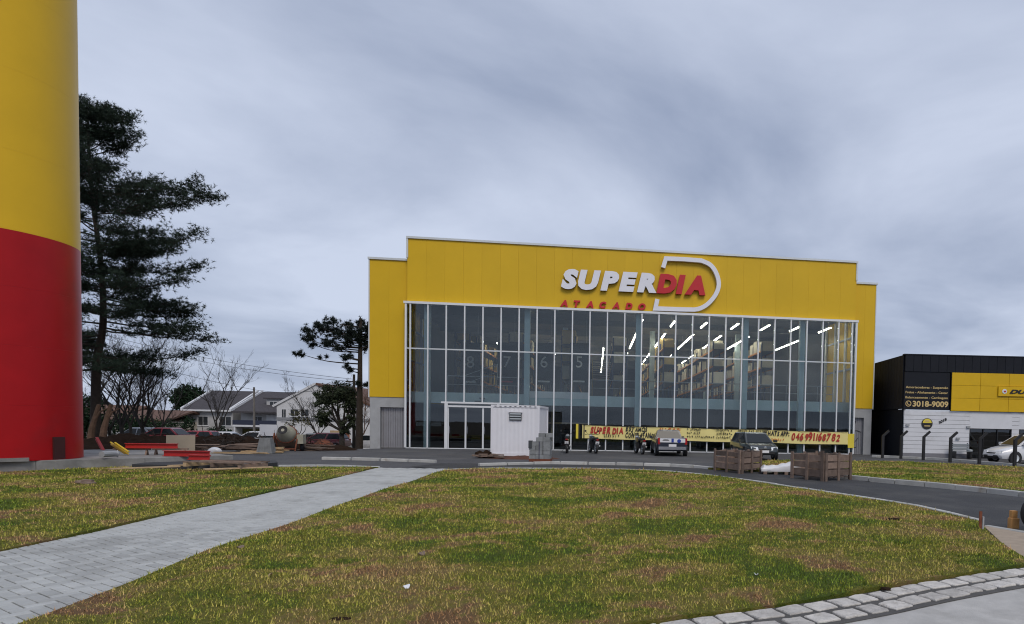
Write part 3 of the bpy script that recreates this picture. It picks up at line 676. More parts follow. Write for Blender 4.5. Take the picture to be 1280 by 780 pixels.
# stair flight and landing in the left bay
part(MB().b2(.3, 1.7, 1.0, 2.6, 1.28, 1.5), 'stair_landing', 'inner_wall')
st_ = MB()
for i in range(9): st_.b2(1.75 + i * .26, 2.05 + i * .26, 1.2, 2.4, 1.45 + i * .19, 1.5 + i * .19)
st_.build('stair_flight', 'inner_wall', store)
def rail(pts, r=.028, name='handrail', m='galv'):
    o = MB().tube(pts, r, 6)
    n = max(2, int((Vector(pts[-1]) - Vector(pts[0])).length / 1.0))
    for i in range(n + 1):
        p = Vector(pts[0]).lerp(Vector(pts[-1]), i / n); o.tube([p, p - Vector((0, 0, 1.0))], r * .7, 5)
    p0, p1 = Vector(pts[0]) - Vector((0, 0, .5)), Vector(pts[-1]) - Vector((0, 0, .5)); o.tube([p0, p1], r * .7, 5)
    o.build(name, m, store)
rail([(1.9, 1.75, 4.3), (6.0, 1.75, 4.3)]); rail([(10.4, 1.75, 4.3), (25.9, 1.75, 4.3)])
rail([(2.6, 3.0, 4.4), (4.6, 3.0, 5.2)])
part(MB().b2(6.5, 10.3, 1.45, 1.49, 3.1, 3.5), 'white_sheet', 'white_plastic')
# wooden formwork beam low in the garage
part(MB().b2(7.3, 10.4, 3.0, 3.15, 1.55, 1.65), 'timber_beam', 'pale_wood'); part(MB().b2(7.9, 8.0, 3.2, 3.3, 0, 2.9), 'timber_post', 'pale_wood')

# racks, cartons, aisle boards, lamps: separate things inside
rack_x = [1.3, 5.0, 8.7, 12.4, 16.1, 19.8, 23.5]
rk = MB()
for y in np.arange(0, 26.1, 2.6):
    for x in (-.5, .5): rk.b2(x - .05, x + .05, y - .05, y + .05, 0, 4.6)
rb = MB()
for z in (1.5, 2.8, 4.05):
    for x in (-.52, .52): rb.b2(x - .03, x + .03, -.05, 26.0, z - .12, z)
rd = MB()
for z in (1.5, 2.8, 4.05): rd.b2(-.48, .48, 0, 26, z - .05, z - .002)
me_u, me_b, me_d = rk.mesh('uprights', 'rack_steel'), rb.mesh('beams', 'rack_beam'), rd.mesh('shelf', 'inner_wall')
box_me = [MB().chbox((0, 0, .45), (1.0, 1.1, .9), .02).mesh('carton', m) for m in ('carton', 'carton_pale')]
box_s = [MB().chbox((0, 0, .3), (.8, .7, .6), .02).mesh('carton', m) for m in ('carton', 'carton_pale')]
cnts = {}; nth = ['first', 'second', 'third', 'fourth', 'fifth', 'sixth', 'seventh', 'eighth', 'ninth', 'tenth', 'eleventh', 'twelfth', 'thirteenth', 'fourteenth', 'fifteenth', 'sixteenth', 'seventeenth', 'eighteenth', 'nineteenth', 'twentieth']
ordn = ['leftmost', 'second from left', 'third from left', 'middle', 'third from right', 'second from right', 'rightmost']
for i, x in enumerate(rack_x):
    p = Bw(x, 9.0, 3.28); r = empty('storage_rack', p, YAW, 'tall pallet rack on the upper store floor, ' + ordn[i], 'rack', 'pallet racks behind the glass front')
    inst('uprights', me_u, r); inst('beams', me_b, r); inst('shelf', me_d, r)
    for z in (1.5, 2.8, 4.05):
        y = .6
        while y < 24:
            if random.random() < (.92 if z > 2 else .75) and not (z > 4 and y > 14 and random.random() < .5):
                k = 0 if i in (0, 2, 4) and random.random() < .8 else 1
                o = inst('carton', (box_me if random.random() < .6 else box_s)[k], None, Bw(x, 9.0 + y, 3.28 + z + .004), (0, 0, YAW + random.uniform(-.03, .03)), (1, 1, random.uniform(.75, 1.15)))
                cnt = cnts.get((i, z), 0) + 1; cnts[(i, z)] = cnt
                tag(o, '%s carton from the glass on the %s shelf of the %s pallet rack' % (nth[cnt - 1], {1.5: 'lowest', 2.8: 'middle', 4.05: 'top'}[z], ordn[i]), 'carton', 'cartons on rack ' + ordn[i])
            y += random.choice((1.25, 1.4, 2.6))
for i, (px_, py_, s) in enumerate(((588, 455, '8'), (634, 455, '7'), (680, 455, '6'), (724, 455, '5'))):
    x, z = Lf(px_, py_, 8.4); w = 1.35
    b = empty('aisle_sign', Bw(x, 8.4, z), YAW, 'black hanging aisle board with the number ' + {'8': 'eight', '7': 'seven', '6': 'six', '5': 'five'}[s], 'sign', 'aisle number boards')
    MB().b2(-w / 2, w / 2, 0, .05, -1.5, 1.5).build('board', 'aisle_black', b)
    me = text_mesh(s, 'aisle_white', .85, None, 0.0, 0, .006); ww = max(v.co.x for v in me.vertices)
    inst('number', me, b, (-ww / 2, -.008, -.25))
    MB().b2(-.4, .4, -.012, -.003, -1.3, -1.18).build('caption', 'sign_red' if s == '7' else 'aisle_white', b)
    MB().tube([(-.5, .02, 1.5), (-.5, .02, 9.2 - z)], .012, 4).tube([(.5, .02, 1.5), (.5, .02, 9.2 - z)], .012, 4).build('hanger', 'galv', b)
lamp_me = {}
def lamp(x, y0, y1, z, label):
    key = round(y1 - y0, 2)
    if key not in lamp_me: lamp_me[key] = (MB().b2(-.035, .035, 0, key, 0, .04).mesh('tube', 'lamp_white'), MB().b2(-.08, .08, 0, key, .052, .1).mesh('housing', 'coping_metal'), MB().tube([(0, key * .2, .1), (0, key * .2, .75)], .01, 4).tube([(0, key * .8, .1), (0, key * .8, .75)], .01, 4).mesh('hanger', 'galv'))
    e = empty('ceiling_light', Bw(x, y0, z), YAW, label, 'light', 'strip lights under the store ceiling')
    for nm, me in zip(('tube', 'housing', 'hanger'), lamp_me[key]): inst(nm, me, e)
rows = [13.6 + i * 2.1 for i in range(7)]
for i, x in enumerate(rows):
    r_ = ('first', 'second', 'third', 'fourth', 'fifth', 'sixth', 'seventh')[i]
    lamp(x, 3.2, 5.6, 8.3, 'short strip light nearest the glass in the %s lamp row right of centre' % r_)
    if i not in (5,):
        lamp(x, 9.0, 14.0, 8.3, 'long strip light in the %s lamp row right of centre, nearer half' % r_)
        lamp(x, 14.2, 19.2, 8.3, 'long strip light in the %s lamp row right of centre, farther half' % r_)
    for k in range(3 if i < 4 else 2): lamp(x, 23 + k * 5, 26 + k * 5, 8.3, '%s far strip light deep in the store, %s lamp row right of centre' % (('nearest', 'middle', 'farthest')[k], r_))
for i, x in enumerate((11.3, 8.9, 6.6, 4.4)):
    r_ = ('first', 'second', 'third', 'fourth')[i]
    for k in range(7 if i < 2 else 2): lamp(x, 19.5 + k * 4.2, 22.5 + k * 4.2, 8.3, '%s far strip light from the glass, %s lamp row left of centre' % (nth[k], r_))
for i, x in enumerate((9.1, 6.9, 4.7, 2.6)): lamp(x, 14.5 + .5 * i, 16.5 + .5 * i, 8.0, 'short strip light above the left racks, %s from the middle' % ('first', 'second', 'third', 'fourth')[i])
# slatted lit rack seen deep in the middle
x, z = Lf(758, 476, 16.0); e = empty('slatted_display', Bw(x, 16.0, 0), YAW, 'pale slatted timber display frame deep inside the middle of the store', 'display')
for k in range(9): MB().b2(-1.15, 1.15, k * .25, k * .25 + .08, 6.7 - k * .16, 6.78 - k * .16).build('slat', 'carton_pale', e)
MB().b2(-1.2, -1.16, 0, 2.2, 3.3, 6.9).b2(1.16, 1.2, 0, 2.2, 3.3, 6.9).build('side_panel', 'carton', e)

# ------------------------------------------------------------------ facade sign
sign = empty('store_sign', Bw(8.6, 0.2, 8.35), YAW, 'raised white and red lettering on the yellow store facade', 'sign')
sx0 = 8.6; sz0 = 8.35
def letters(s, x0, x1, z, h, m, bold, shear, depth, gap):
    ms = [text_mesh(c, m, h, None, bold, shear, depth) for c in s]
    ws = [max(v.co.x for v in q.vertices) for q in ms]
    tot = sum(ws) + gap * (len(s) - 1); k = (x1 - x0) / tot; x = x0
    for q, w in zip(ms, ws):
        q.materials.append(MATS['sign_side' if m == 'sign_white' else 'sign_red_side'])
        for pl in q.polygons: pl.material_index = 1 if abs(pl.normal.y) < .7 else 0
        inst('letter', q, sign, (x - sx0, -depth / 2 - .03, z - sz0), (0, 0, 0), (k, 1, 1)); x += (w + gap) * k
letters('SUPER', 8.60, 14.18, 9.42, 1.22, 'sign_white', 0.07, 0.2, .2, -.02)
letters('DIA', 14.17, 17.12, 9.42, 1.22, 'sign_red', 0.075, 0.2, .2, -.05)
letters('ATACADO', 8.56, 13.56, 8.40, .42, 'sign_red', 0.06, 0.2, .12, .32)
zo = [(808, 143), (828, 77), (960, 82), (1085, 92), (1150, 122), (1193, 180), (1213, 262), (1192, 335), (1140, 400), (1085, 436), (1035, 448), (900, 445), (752, 440), (766, 372)]
cl = [Vector(Lf(690 + a / 5.818, 310 + b / 5.818)) for a, b in zo]
cl = [cl[0]] + [cl[1], cl[2]] + smoothpoly(cl[3:11], 5)[:] + cl[11:]
def ribbon(cl, hw, y0, y1):
    L_, R_ = [], []
    for i, p in enumerate(cl):
        a = (p - cl[i - 1]).normalized() if i else None; b = (cl[i + 1] - p).normalized() if i < len(cl) - 1 else None
        if a is None: n = Vector((-b.y, b.x)); k = 1
        elif b is None: n = Vector((-a.y, a.x)); k = 1
        else:
            n1_, n2_ = Vector((-a.y, a.x)), Vector((-b.y, b.x)); n = (n1_ + n2_).normalized(); k = min(1.6, 1 / max(.4, n.dot(n1_)))
        L_.append(p + n * hw * k); R_.append(p - n * hw * k)
    loops = [[(l.x, y0, l.y), (r.x, y0, r.y), (r.x, y1, r.y), (l.x, y1, l.y)] for l, r in zip(L_, R_)]
    return MB().loft(loops)
m = ribbon(cl, .125, -.24, -.03); m.v = [(x - sx0, y, z - sz0) for x, y, z in m.v]; m.build('letter_outline', 'sign_white', sign)

# ------------------------------------------------------------------ banner on the glass
def Bl(px_, py_): return Lf(px_, py_, -.12)
ban = empty('job_banner', Bw(9.3, -.16, 0), YAW, 'long hand-painted yellow hiring banner tied across the glass front', 'banner')
def bz(x):                                    # top and bottom of the cloth along the facade (it sags slightly)
    t = (x - 9.9) / 16.4; s = -.03 * math.sin(math.pi * t * 3) ** 2; return 1.53 - .12 * t + s, .74 - .12 * t + s
cols = []
m = MB(); n = 60; loops = []
for i in range(n + 1):
    x = 9.95 + 16.3 * i / n; a, b = bz(x); wv = .025 * math.sin(i * 1.3) + .012 * math.sin(i * 3.1)
    loops.append([(x - 9.3, wv, b), (x - 9.3, wv, a), (x - 9.3, wv + .006, a), (x - 9.3, wv + .006, b)])
m.loft(loops).build('cloth', 'banner_cloth', ban, smooth=True)
MB().b2(.42, .5, -.02, .02, .7, 1.6).b2(.72, .78, -.02, .02, .72, 1.56).build('edge_pole', 'black_paint', ban)
MB().b2(.28, .42, -.01, .01, .72, 1.58).build('end_cloth', 'banner_yellow', ban); MB().b2(16.95, 17.35, -.01, .01, .42, 1.3).build('end_cloth', 'banner_yellow', ban)
e = MB()
for dz in (0, 1):
    e.tube([(x - 9.3, -.03, bz(x)[dz]) for x in np.linspace(10.0, 26.2, 40)], .016, 4)
e.build('hem_cord', 'black_paint', ban)
def brush(s, x0, x1, zc_, h, m, bold, shear, nm='lettering'):
    ps = []; ws = []
    ms = [None if c == ' ' else text_mesh(c, m, h * random.uniform(.9, 1.1), None, bold, shear + random.uniform(-.1, .1), .004) for c in s]
    ws = [h * .3 if q is None else max(v.co.x for v in q.vertices) + h * .06 for q in ms]; k = (x1 - x0) / sum(ws); x = x0
    for q, w in zip(ms, ws):
        if q is not None:
            z = zc_ - h / 2 - .12 * (x - 9.9) / 16.4 + random.uniform(-.03, .03) * h
            ps.append((q, Matrix.Translation((x - 9.3, -.05, z)) @ Matrix.Rotation(random.uniform(-.06, .06), 4, 'Y') @ Matrix.Diagonal((k, 1, 1, 1))))
        x += w * k
    inst(nm, join_meshes(ps, nm, m), ban)
def scrawl(x0, x1, zc_, h, m):                # small handwriting too small to read in the photograph
    ps = MB(); x = x0
    while x < x1:
        w = random.uniform(.06, .13); z = zc_ - .12 * (x - 9.9) / 16.4
        pts = [(x - 9.3 + random.uniform(0, w * .8), -.055, z + random.uniform(-h / 2, h / 2)) for _ in range(6)]
        ps.tube(pts, .015, 4); x += w + (.1 if random.random() < .18 else .015)
    ps.build('handwriting', m, ban)['kind'] = 'stuff'
brush('SUPER DIA', 10.42, 12.36, 1.24, .42, 'paint_red', .06, .15); scrawl(11.2, 12.1, .92, .22, 'black_paint')
brush('ESTAMOS', 12.48, 13.78, 1.36, .29, 'black_paint', .035, .2); brush('CONTRATANDO', 12.47, 14.35, 1.0, .33, 'black_paint', .035, .2)
brush('VAGAS:', 14.5, 15.78, 1.34, .34, 'paint_orange', .035, .15)
for z in (1.42, 1.22, 1.0): scrawl(16.15, 16.9 + (.95 if z < 1.1 else 0), z, .15, 'black_paint')
for z in (1.42, 1.22, 1.0): scrawl(17.95, 18.85, z, .16, 'black_paint')
for z in (1.44, 1.24): scrawl(19.3, 20.65, z, .16, 'black_paint')
scrawl(19.0, 19.6, .96, .22, 'paint_orange'); scrawl(21.15, 22.2, .93, .22, 'paint_orange')
brush('WHATS APP:', 20.8, 22.5, 1.33, .33, 'black_paint', .045, .1)
brush('046 991168782', 22.62, 25.72, 1.17, .5, 'paint_red', .04, .2)

# ------------------------------------------------------------------ tyre shop on the right
SO = Vector((13.2, 38.0, 0)); SY = 0.03
shop = empty('tyre_shop_building', SO, SY, 'black and yellow tyre shop with white ground floor at the right edge', 'building')
SW = 18.0
MB().b2(0.0, .2, .2, 22, -.1, 2.83).build('side_wall', 'black_clad', shop); MB().b2(SW - .2, SW, .2, 22, -.1, 2.83).build('side_wall', 'black_clad', shop)
MB().b2(0, SW, 21.8, 22, -.1, 2.83).build('back_wall', 'black_clad', shop)
up_ = MB(); 
x = 0.0
bm_front = MB().chbox((0, 0, 0), (.493, 1.0, .06), .012).mesh('cladding_panel', 'black_clad')
while x < SW - .1:
    inst('cladding_panel', bm_front, shop, (x + .25, -.03, 5.56), (R(90), 0, 0)); x += .5
MB().b2(0, 2.72, -.02, .1, 2.83, 5.055).build('lettering_wall', 'black_clad', shop)
MB().b2(.02, SW, .1, .3, 2.83, 6.03).build('upper_wall', 'black_clad', shop)
y = .12
bm_side = MB().chbox((0, 0, 0), (.493, 3.2, .06), .012).mesh('cladding_panel', 'black_clad')
while y < 21: inst('cladding_panel', bm_side, shop, (-.02, y + .25, 4.45), (R(90), 0, R(-90))); y += .5
MB().b2(.1, SW, .3, 21.9, 5.8, 5.9).build('roof', 'black_clad', shop); MB().b2(-.07, SW, -.08, .25, 6.03, 6.1).build('coping', 'black_clad', shop)
# yellow composite panels 3 rows
for r_ in range(3):
    for c in range(9):
        w = 1.72; MB().chbox((0, 0, 0), (w - .014, .745, .05), .006).build('yellow_panel', 'yellow_clad', shop, loc=(2.78 + w * (c + .5) - (0 if c else 0), -.12, 2.79 + .755 * (r_ + .5)), rot=(R(90), 0, 0))
MB().b2(2.76, 2.76 + 1.72 * 9, -.085, -.04, 2.78, 5.06).build('panel_backing', 'black_clad', shop)
# name board with raised lettering and round emblem
nb = MB().b2(5.55, 9.6, -.24, -.15, 3.72, 4.28).build('name_board', 'yellow_clad', shop)
inst('lettering', text_mesh('DUNLOP', 'black_paint', .26, 2.6, .05, .35, .03), nb, (6.2, -.255, 3.87))
MB().lathe([(0.001, 0), (.14, 0), (.14, .02), (.001, .025)], 16, (5.9, -.262, 4.0), 'Y').build('emblem', 'white_alu', nb)
MB().b2(5.86, 5.97, -.29, -.285, 3.96, 4.04).build('emblem_arrow', 'sign_red', nb)
# lettering on the black wall
def shop_text(s, x0, x1, z, h, m='gold_letter', bold=.015):
    inst('lettering', text_mesh(s, m, h, x1 - x0, bold, 0, .01), shop, (x0, -.03, z))
shop_text('Amortecedores - Suspensão', .08, 2.62, 4.08, .14); shop_text('Freios - Alinhamento - Caster', .08, 2.62, 3.78, .14); shop_text('Balanceamento - Cambagem', .08, 2.62, 3.48, .14)
shop_text('3018-9009', .52, 2.66, 3.0, .36, 'gold_letter', .03)
MB().ring(.135, .175, -.02, .0, 20, (.26, -.035, 3.17), 'Y').build('phone_ring', 'gold_letter', shop)
MB().tube([(.2, -.04, 3.24), (.22, -.04, 3.14), (.32, -.04, 3.1)], .03, 5).build('phone_mark', 'gold_letter', shop)
# white ground floor with boards
m = MB(); z = .25
WB = [(.05, 4.0), (6.55, 7.0), (9.2, SW)]
for a, b in WB:
    z = .25
    while z < 2.8: m.b2(a, b, -.02 if int(z * 10) % 2 else -.014, .12, z, min(z + .235, 2.8)); z += .25
m.b2(4.0, 6.55, -.02, .12, 1.78, 2.8); m.b2(7.0, 9.2, -.02, .12, 1.78, 2.8)
m.build('white_boarding', 'white_wall', shop)
MB().b2(.03, 4.0, -.04, .13, -.05, .247).b2(6.55, 7.0, -.04, .13, -.05, .247).build('plinth', 'plinth_gray', shop)
for a, b in ((4.0, 6.55), (7.0, 9.2)):
    w = MB().b2(a + .04, b - .04, .06, .075, .05, 1.74).build('shop_window', 'dark_glass', shop)
    f = MB().b2(a, a + .05, -.03, .1, 0, 1.78).b2(b - .05, b, -.03, .1, 0, 1.78).b2(a + .05, b - .05, -.028, .1, 1.735, 1.778)
    for k in (1, 2): f.b2(a + (b - a) * k / 3 - .02, a + (b - a) * k / 3 + .02, -.01, .1, .02, 1.734)
    for k in range(1, 5): f.b2(a + .05, b - .05, .02, .05, .35 * k - .008, .35 * k + .008)
    f.build('window_frame', 'black_paint', w)
MB().b2(.3, SW, 8.0, 8.1, 0, 2.8).build('inner_wall', 'dark_wall', shop)
MB().b2(.2, SW, .13, 22, -.06, .0).build('floor', 'garage_floor', shop)
# round emblem, slanted number and lamps on the white wall
MB().lathe([(.001, 0), (.33, 0), (.33, .03), (.001, .03)], 28, (1.42, -.06, 2.0), 'Y').build('round_emblem', 'black_paint', shop)
MB().prism([(1.42 + .27 * math.cos(q), 2.03 + .27 * math.sin(q)) for q in np.linspace(.05, math.pi - .05, 14)], -.068, -.063).build('emblem_field', 'banner_yellow', shop)
MB().b2(1.3, 1.55, -.074, -.069, 2.12, 2.2).b2(1.25, 1.6, -.074, -.069, 1.84, 1.9).build('emblem_mark', 'gold_letter', shop)
inst('lettering', text_mesh('3018', 'black_paint', .17, .55, .03, .2, .01), shop, (2.15, -.035, 1.98), (0, R(-28), 0))
for x, z in ((.25, 1.9), (3.9, 1.85), (3.3, 1.15)): MB().b2(x - .1, x + .1, -.12, -.021, z - .05, z + .06).build('wall_lamp', 'galv', shop)
# dark shed between the two buildings
sh = empty('dark_shed', (11.9, 43.6, 0), 0.1, 'dark shed squeezed between the store and the tyre shop', 'shed')
MB().b2(0.0, 3.0, 0, 8, -.1, 4.6).build('wall', 'black_clad', sh); MB().prism([(-.15, 4.62), (3.15, 5.4), (3.15, 5.5), (-.15, 4.72)], -.3, 8.2).build('roof', 'dark_board', sh)
MB().tube([(.1, -.12, 4.6), (1.0, -.12, 4.35)], .05, 6).build('drain_pipe', 'rust', sh)
MB().b2(.1, 1.2, -.05, -.003, 2.1, 2.5).build('grille', 'rust', sh)
# fence posts with angled tips
pp_ = [(1103, 572.5), (1126, 573.3), (1154, 575), (1187.5, 578), (1224, 580), (1268, 583.5), (1322, 588)]
pm_ = MB(); pm_.box((0, 0, .62), (.13, .13, 1.24)); pm_.box((.15, 0, 1.36), (.11, .11, .48), rot=Matrix.Rotation(R(48), 3, 'Y')); post_me = pm_.mesh('fence_post', 'black_paint')
for i, (a, b) in enumerate(pp_[:-1]):
    p = gp(a, b); o = inst('fence_post', post_me, None, p, (0, 0, SY), (1, 1, 1.02))
    tag(o, ('black angled fence post before the dark shed', 'black angled fence post at the corner of the tyre shop', 'black angled fence post below the round wall emblem', 'black angled fence post in front of the bench', 'black angled fence post before the dark shop window', 'black angled fence post in front of the white hatchback')[i], 'post', 'fence posts before the tyre shop')
# bench and bin by the wall
bx = SO + Vector((2.75, -.45, 0)); be = empty('bench', bx, SY, 'dark metal bench against the white shop wall', 'bench')
for k in range(3): MB().b2(0, 1.05, -.4 + k * .14, -.29 + k * .14, .42, .45).build('seat_slat', 'dark_alu', be)
for k in range(3): MB().b2(0, 1.05, .05, .075, .52 + k * .12, .61 + k * .12).build('back_slat', 'dark_alu', be)
for x in (.08, .97): MB().b2(x - .03, x + .03, -.38, .1, 0, .415).b2(x - .03, x + .03, .08, .12, .418, .9).build('leg', 'black_paint', be)
tb = empty('waste_bin', SO + Vector((3.85, -.35, 0)), 0, 'small dark waste bin beside the dark shop window', 'bin')
MB().lathe([(.13, 0), (.17, .42), (.19, .42), (.19, .45), (.13, .47)], 14).build('bucket', 'black_rubber', tb); MB().lathe([(.19, .472), (.15, .53), (.02, .55)], 14).build('lid', 'dark_alu', tb)

# ------------------------------------------------------------------ red and yellow water tower on its plinth
TR = 2.0; P1 = Vector((-18.10, 19.40)); TC = P1 + Vector((-.730, -.683)) * TR
tower = empty('water_tower', (TC.x, TC.y, .32), 0, 'huge red and yellow steel water tower at the left edge', 'tower')
def tank_ring(a, b, m):
    mb = MB(); n = 160; seam = random.uniform(0, 6.28)
    loops = [[((TR + dr) * math.cos(2 * math.pi * j / n), (TR + dr) * math.sin(2 * math.pi * j / n), z) for j in range(n)] for z, dr in ((a, -.03), (a + .001, 0), (b - .001, 0), (b, -.03))]
    mb.loft(loops, cap=False); o = mb.build('shell_ring', m, tower)
    o.data.polygons.foreach_set('use_smooth', [True] * len(o.data.polygons)); o.data.set_sharp_from_angle(angle=R(30)); return o
zs = [0, 1.5, 3.1, 4.65, 6.13]
for a, b in zip(zs, zs[1:]): tank_ring(a, b, 'tank_red')
z = 6.13
while z < 21: tank_ring(z, z + 2.1, 'tank_yellow'); z += 2.1
MB().lathe([(TR, z + .002), (TR * .6, z + .4), (.05, z + .55)], 64).build('roof', 'tank_yellow', tower, smooth=True)
def on_tank(px_, z, out=0.0):               # point on the shell seen at this image column
    d = ray(px_, 545); u = Vector((d.x, d.y)).normalized(); b = TC.dot(u); q = b - math.sqrt(max(0, TR ** 2 - (TC - u * b).length ** 2)); p = u * q - TC; p = p.normalized() * (TR + out); return Vector((p.x, p.y, z)), math.atan2(p.y, p.x)
p, a = on_tank(73, .32); MB().box((0, 0, 0), (.06, .34, .62)).build('hatch', 'tank_dark', tower, loc=(p.x, p.y, .33), rot=(0, 0, a))
p, a = on_tank(6, .06); MB().box((0, 0, -.08), (.05, .9, .1)).build('base_grille', 'old_concrete', tower, loc=(p.x, p.y, .12), rot=(0, 0, a))
# plinth wall
wl = empty('concrete_plinth', (0, 0, 0), 0, 'low weathered concrete plinth carrying the water tower', 'plinth')
wn_ = Vector((-wd.y, wd.x)); L_ = (wall_b - wall_a).length
ang = math.atan2(wd.y, wd.x)
for i in range(6):
    a = wall_a + wd * (L_ * i / 6 + .006); b = wall_a + wd * (L_ * (i + 1) / 6 - .006); c = (a + b) / 2 + wn_ * .15
    MB().chbox((0, 0, 0), ((b - a).length, .3, .42), .015).build('wall_segment', 'old_concrete', wl, loc=(c.x, c.y, .11), rot=(0, 0, ang))
c = (wall_a + wall_b) / 2 + wn_ * 3.3
MB().box((0, 0, 0), (L_, 6.0, .36)).build('slab', 'old_concrete', wl, loc=(c.x, c.y, .135), rot=(0, 0, ang))

# ------------------------------------------------------------------ white site cabin
cp = gp(613, 572.3); cab = empty('site_cabin', (cp.x, cp.y, .1), 0.05, 'white corrugated site cabin with a small louvred vent', 'cabin')
CWd, CD, CHt = 2.16, 2.5, 2.28
def corr(x0, x1, z0, z1, y, amp=.007, pitch=.19):
    m = MB(); x = x0; pts = []
    while x < x1:
        for dx_, o in ((0, 0), (.06, 0), (.095, amp), (.155, amp)):
            if x + dx_ <= x1: pts.append((x + dx_, o))
        x += pitch
    pts.append((x1, 0))
    for (a, oa), (b, ob) in zip(pts, pts[1:]): m.quad((a, y + oa, z0), (b, y + ob, z0), (b, y + ob, z1), (a, y + oa, z1))
    for (a, oa), (b, ob) in zip(pts, pts[1:]): m.quad((a, y + oa + .04, z0), (b, y + ob + .04, z0), (b, y + ob + .04, z1), (a, y + oa + .04, z1))
    return m
corr(.1, CWd - .1, .13, CHt - .1, .03).build('front_wall', 'container_white', cab, fix=False)
rt = corr(.1, CD - .1, .13, CHt - .1, .03); rt.v = [(CWd - y, x, z) for x, y, z in rt.v]; rt.build('side_wall', 'container_white', cab, fix=False)
lf = corr(.1, CD - .1, .13, CHt - .1, .03); lf.v = [(y, x, z) for x, y, z in lf.v]; lf.build('side_wall', 'container_white', cab, fix=False)
MB().b2(.1, CWd - .1, CD - .06, CD - .02, .13, CHt - .1).build('back_wall', 'container_white', cab)
for x in (0, CWd - .1):
    for y in (0, CD - .1): MB().b2(x, x + .1, y, y + .1, 0, CHt).build('corner_post', 'container_white', cab)
MB().b2(.1, CWd - .1, .002, .12, CHt - .1, CHt - .003).b2(.1, CWd - .1, .002, .12, 0, .128).b2(CWd - .12, CWd - .002, .12, CD - .1, CHt - .1, CHt - .003).b2(CWd - .12, CWd - .002, .12, CD - .1, 0, .128).build('rail', 'container_white', cab)
MB().b2(.1, CWd - .12, .1, CD - .1, CHt - .05, CHt - .01).build('roof', 'container_white', cab)
lp = MB()
for k in range(9): lp.b2(.16 + k * .22, .25 + k * .22, -.006, .001, CHt - .075, CHt - .045)
lp.build('lashing_slot', 'vent_dark', cab)
v = MB().b2(.82, 1.36, -.03, .03, 1.6, 1.95).build('vent', 'vent_dark', cab)
for k in range(3): MB().box((1.09, -.035, 1.67 + k * .11), (.5, .02, .075), rot=Matrix.Rotation(R(-30), 3, 'X')).build('louvre', 'dark_alu', v)
MB().b2(.78, 1.4, -.045, -.002, 1.955, 1.99).build('vent_hood', 'container_white', v)
# soil heap round its foot, bits of wood and rubble
def mound(name, cx, cy, rx, ry, h, m, label, cat=None, n=26, rough=.35, seed=1, z0=None, kind=None):
    r_ = np.random.default_rng(seed); ph = r_.uniform(0, 6.28, 8); base = gz(cx, cy) if z0 is None else z0
    V = []; F = []
    for j in range(n):
        for i in range(n):
            u, v_ = (i / (n - 1)) * 2 - 1, (j / (n - 1)) * 2 - 1; d = math.hypot(u, v_)
            f = max(0, 1 - d ** 2) ** .8
            nz = sum(math.sin(u * (2 + k * 1.9) + ph[k]) * math.cos(v_ * (2.3 + k * 1.7) + ph[7 - k]) / (1 + k) for k in range(6))
            V.append((cx + u * rx, cy + v_ * ry, base - .05 + f * h * (1 + rough * nz) + f * h * r_.uniform(-.13, .13)))
    F = [(j * n + i, j * n + i + 1, (j + 1) * n + i + 1, (j + 1) * n + i) for j in range(n - 1) for i in range(n - 1)]
    o = npmesh(name, V, F, m); return tag(o, label, cat, kind=kind)
mound('soil_heap', cp.x + 1.15, cp.y + .4, 2.0, 1.15, .16, 'red_soil', 'low heap of red soil under the front of the white cabin', 'soil', seed=3, z0=0)
for i, (x, y, l, w, a, lab) in enumerate(((-.25, -.35, .9, .14, .25, 'broken plank on the soil left of the white cabin'), (.4, -.45, .8, .12, -.4, 'short dark plank lying before the white cabin'), (.15, -.2, .5, .2, .9, 'wood offcut at the left foot of the white cabin'))):
    m = MB(); m.box((0, 0, 0), (l, w, .06)); m.box((l * .1, .03, .07), (l * .6, w * .6, .05), .5); o = m.build('scrap_plank', 'old_wood', None, loc=(cp.x + x, cp.y + y, .1), rot=(.06, .05, a)); tag(o, lab, 'plank', 'wood scraps by the white cabin')
for i, (x, y, s, lab) in enumerate(((-.45, -.1, .2, 'dark rubble lump at the left corner of the white cabin'), (-.15, -.05, .24, 'larger dark rubble lump against the white cabin'), (-.62, .12, .15, 'smallest rubble lump left of the white cabin'))):
    bm = bmesh.new(); bmesh.ops.create_icosphere(bm, subdivisions=2, radius=s)
    for vv in bm.verts: vv.co *= random.uniform(.7, 1.15); vv.co.z *= .8
    me = bpy.data.meshes.new('rubble'); bm.to_mesh(me); bm.free(); me.materials.append(MATS['soil']); o = bpy.data.objects.new('rubble', me); C.objects.link(o); o.location = (cp.x + x, cp.y + y, .15); tag(o, lab, 'rubble', 'rubble by the white cabin')
# strapped pallet of grey blocks
bp_ = gp(661, 577.5); pal = empty('block_pallet', (bp_.x, bp_.y, .12), 0.06, 'strapped pile of grey concrete blocks right of the white cabin', 'pallet')
bme = [MB().chbox((0, 0, 0), (.27, .2, .17), .01).mesh('block', 'block_gray')]
for L2 in range(5):
    for i in range(3):
        for j in range(3):
            if L2 == 4 and (i == 0 or j == 2): continue
            inst('block', bme[0], pal, (.14 + i * .285 + random.uniform(-.012, .012), .1 + j * .215 + random.uniform(-.01, .01), .1 + L2 * .178), (0, 0, random.uniform(-.03, .03)))
for i in range(2): inst('block', bme[0], pal, (.5 + i * .29, .2, .1 + 5 * .178), (0, 0, .05 * i))
MB().b2(0, .86, 0, .64, -.1, .012).build('pallet_base', 'rust', pal)
MB().b2(.40, .43, -.012, -.004, .01, .72).b2(.40, .43, -.01, .66, .905 - .18, .91 - .18).build('strap', 'strap', pal)
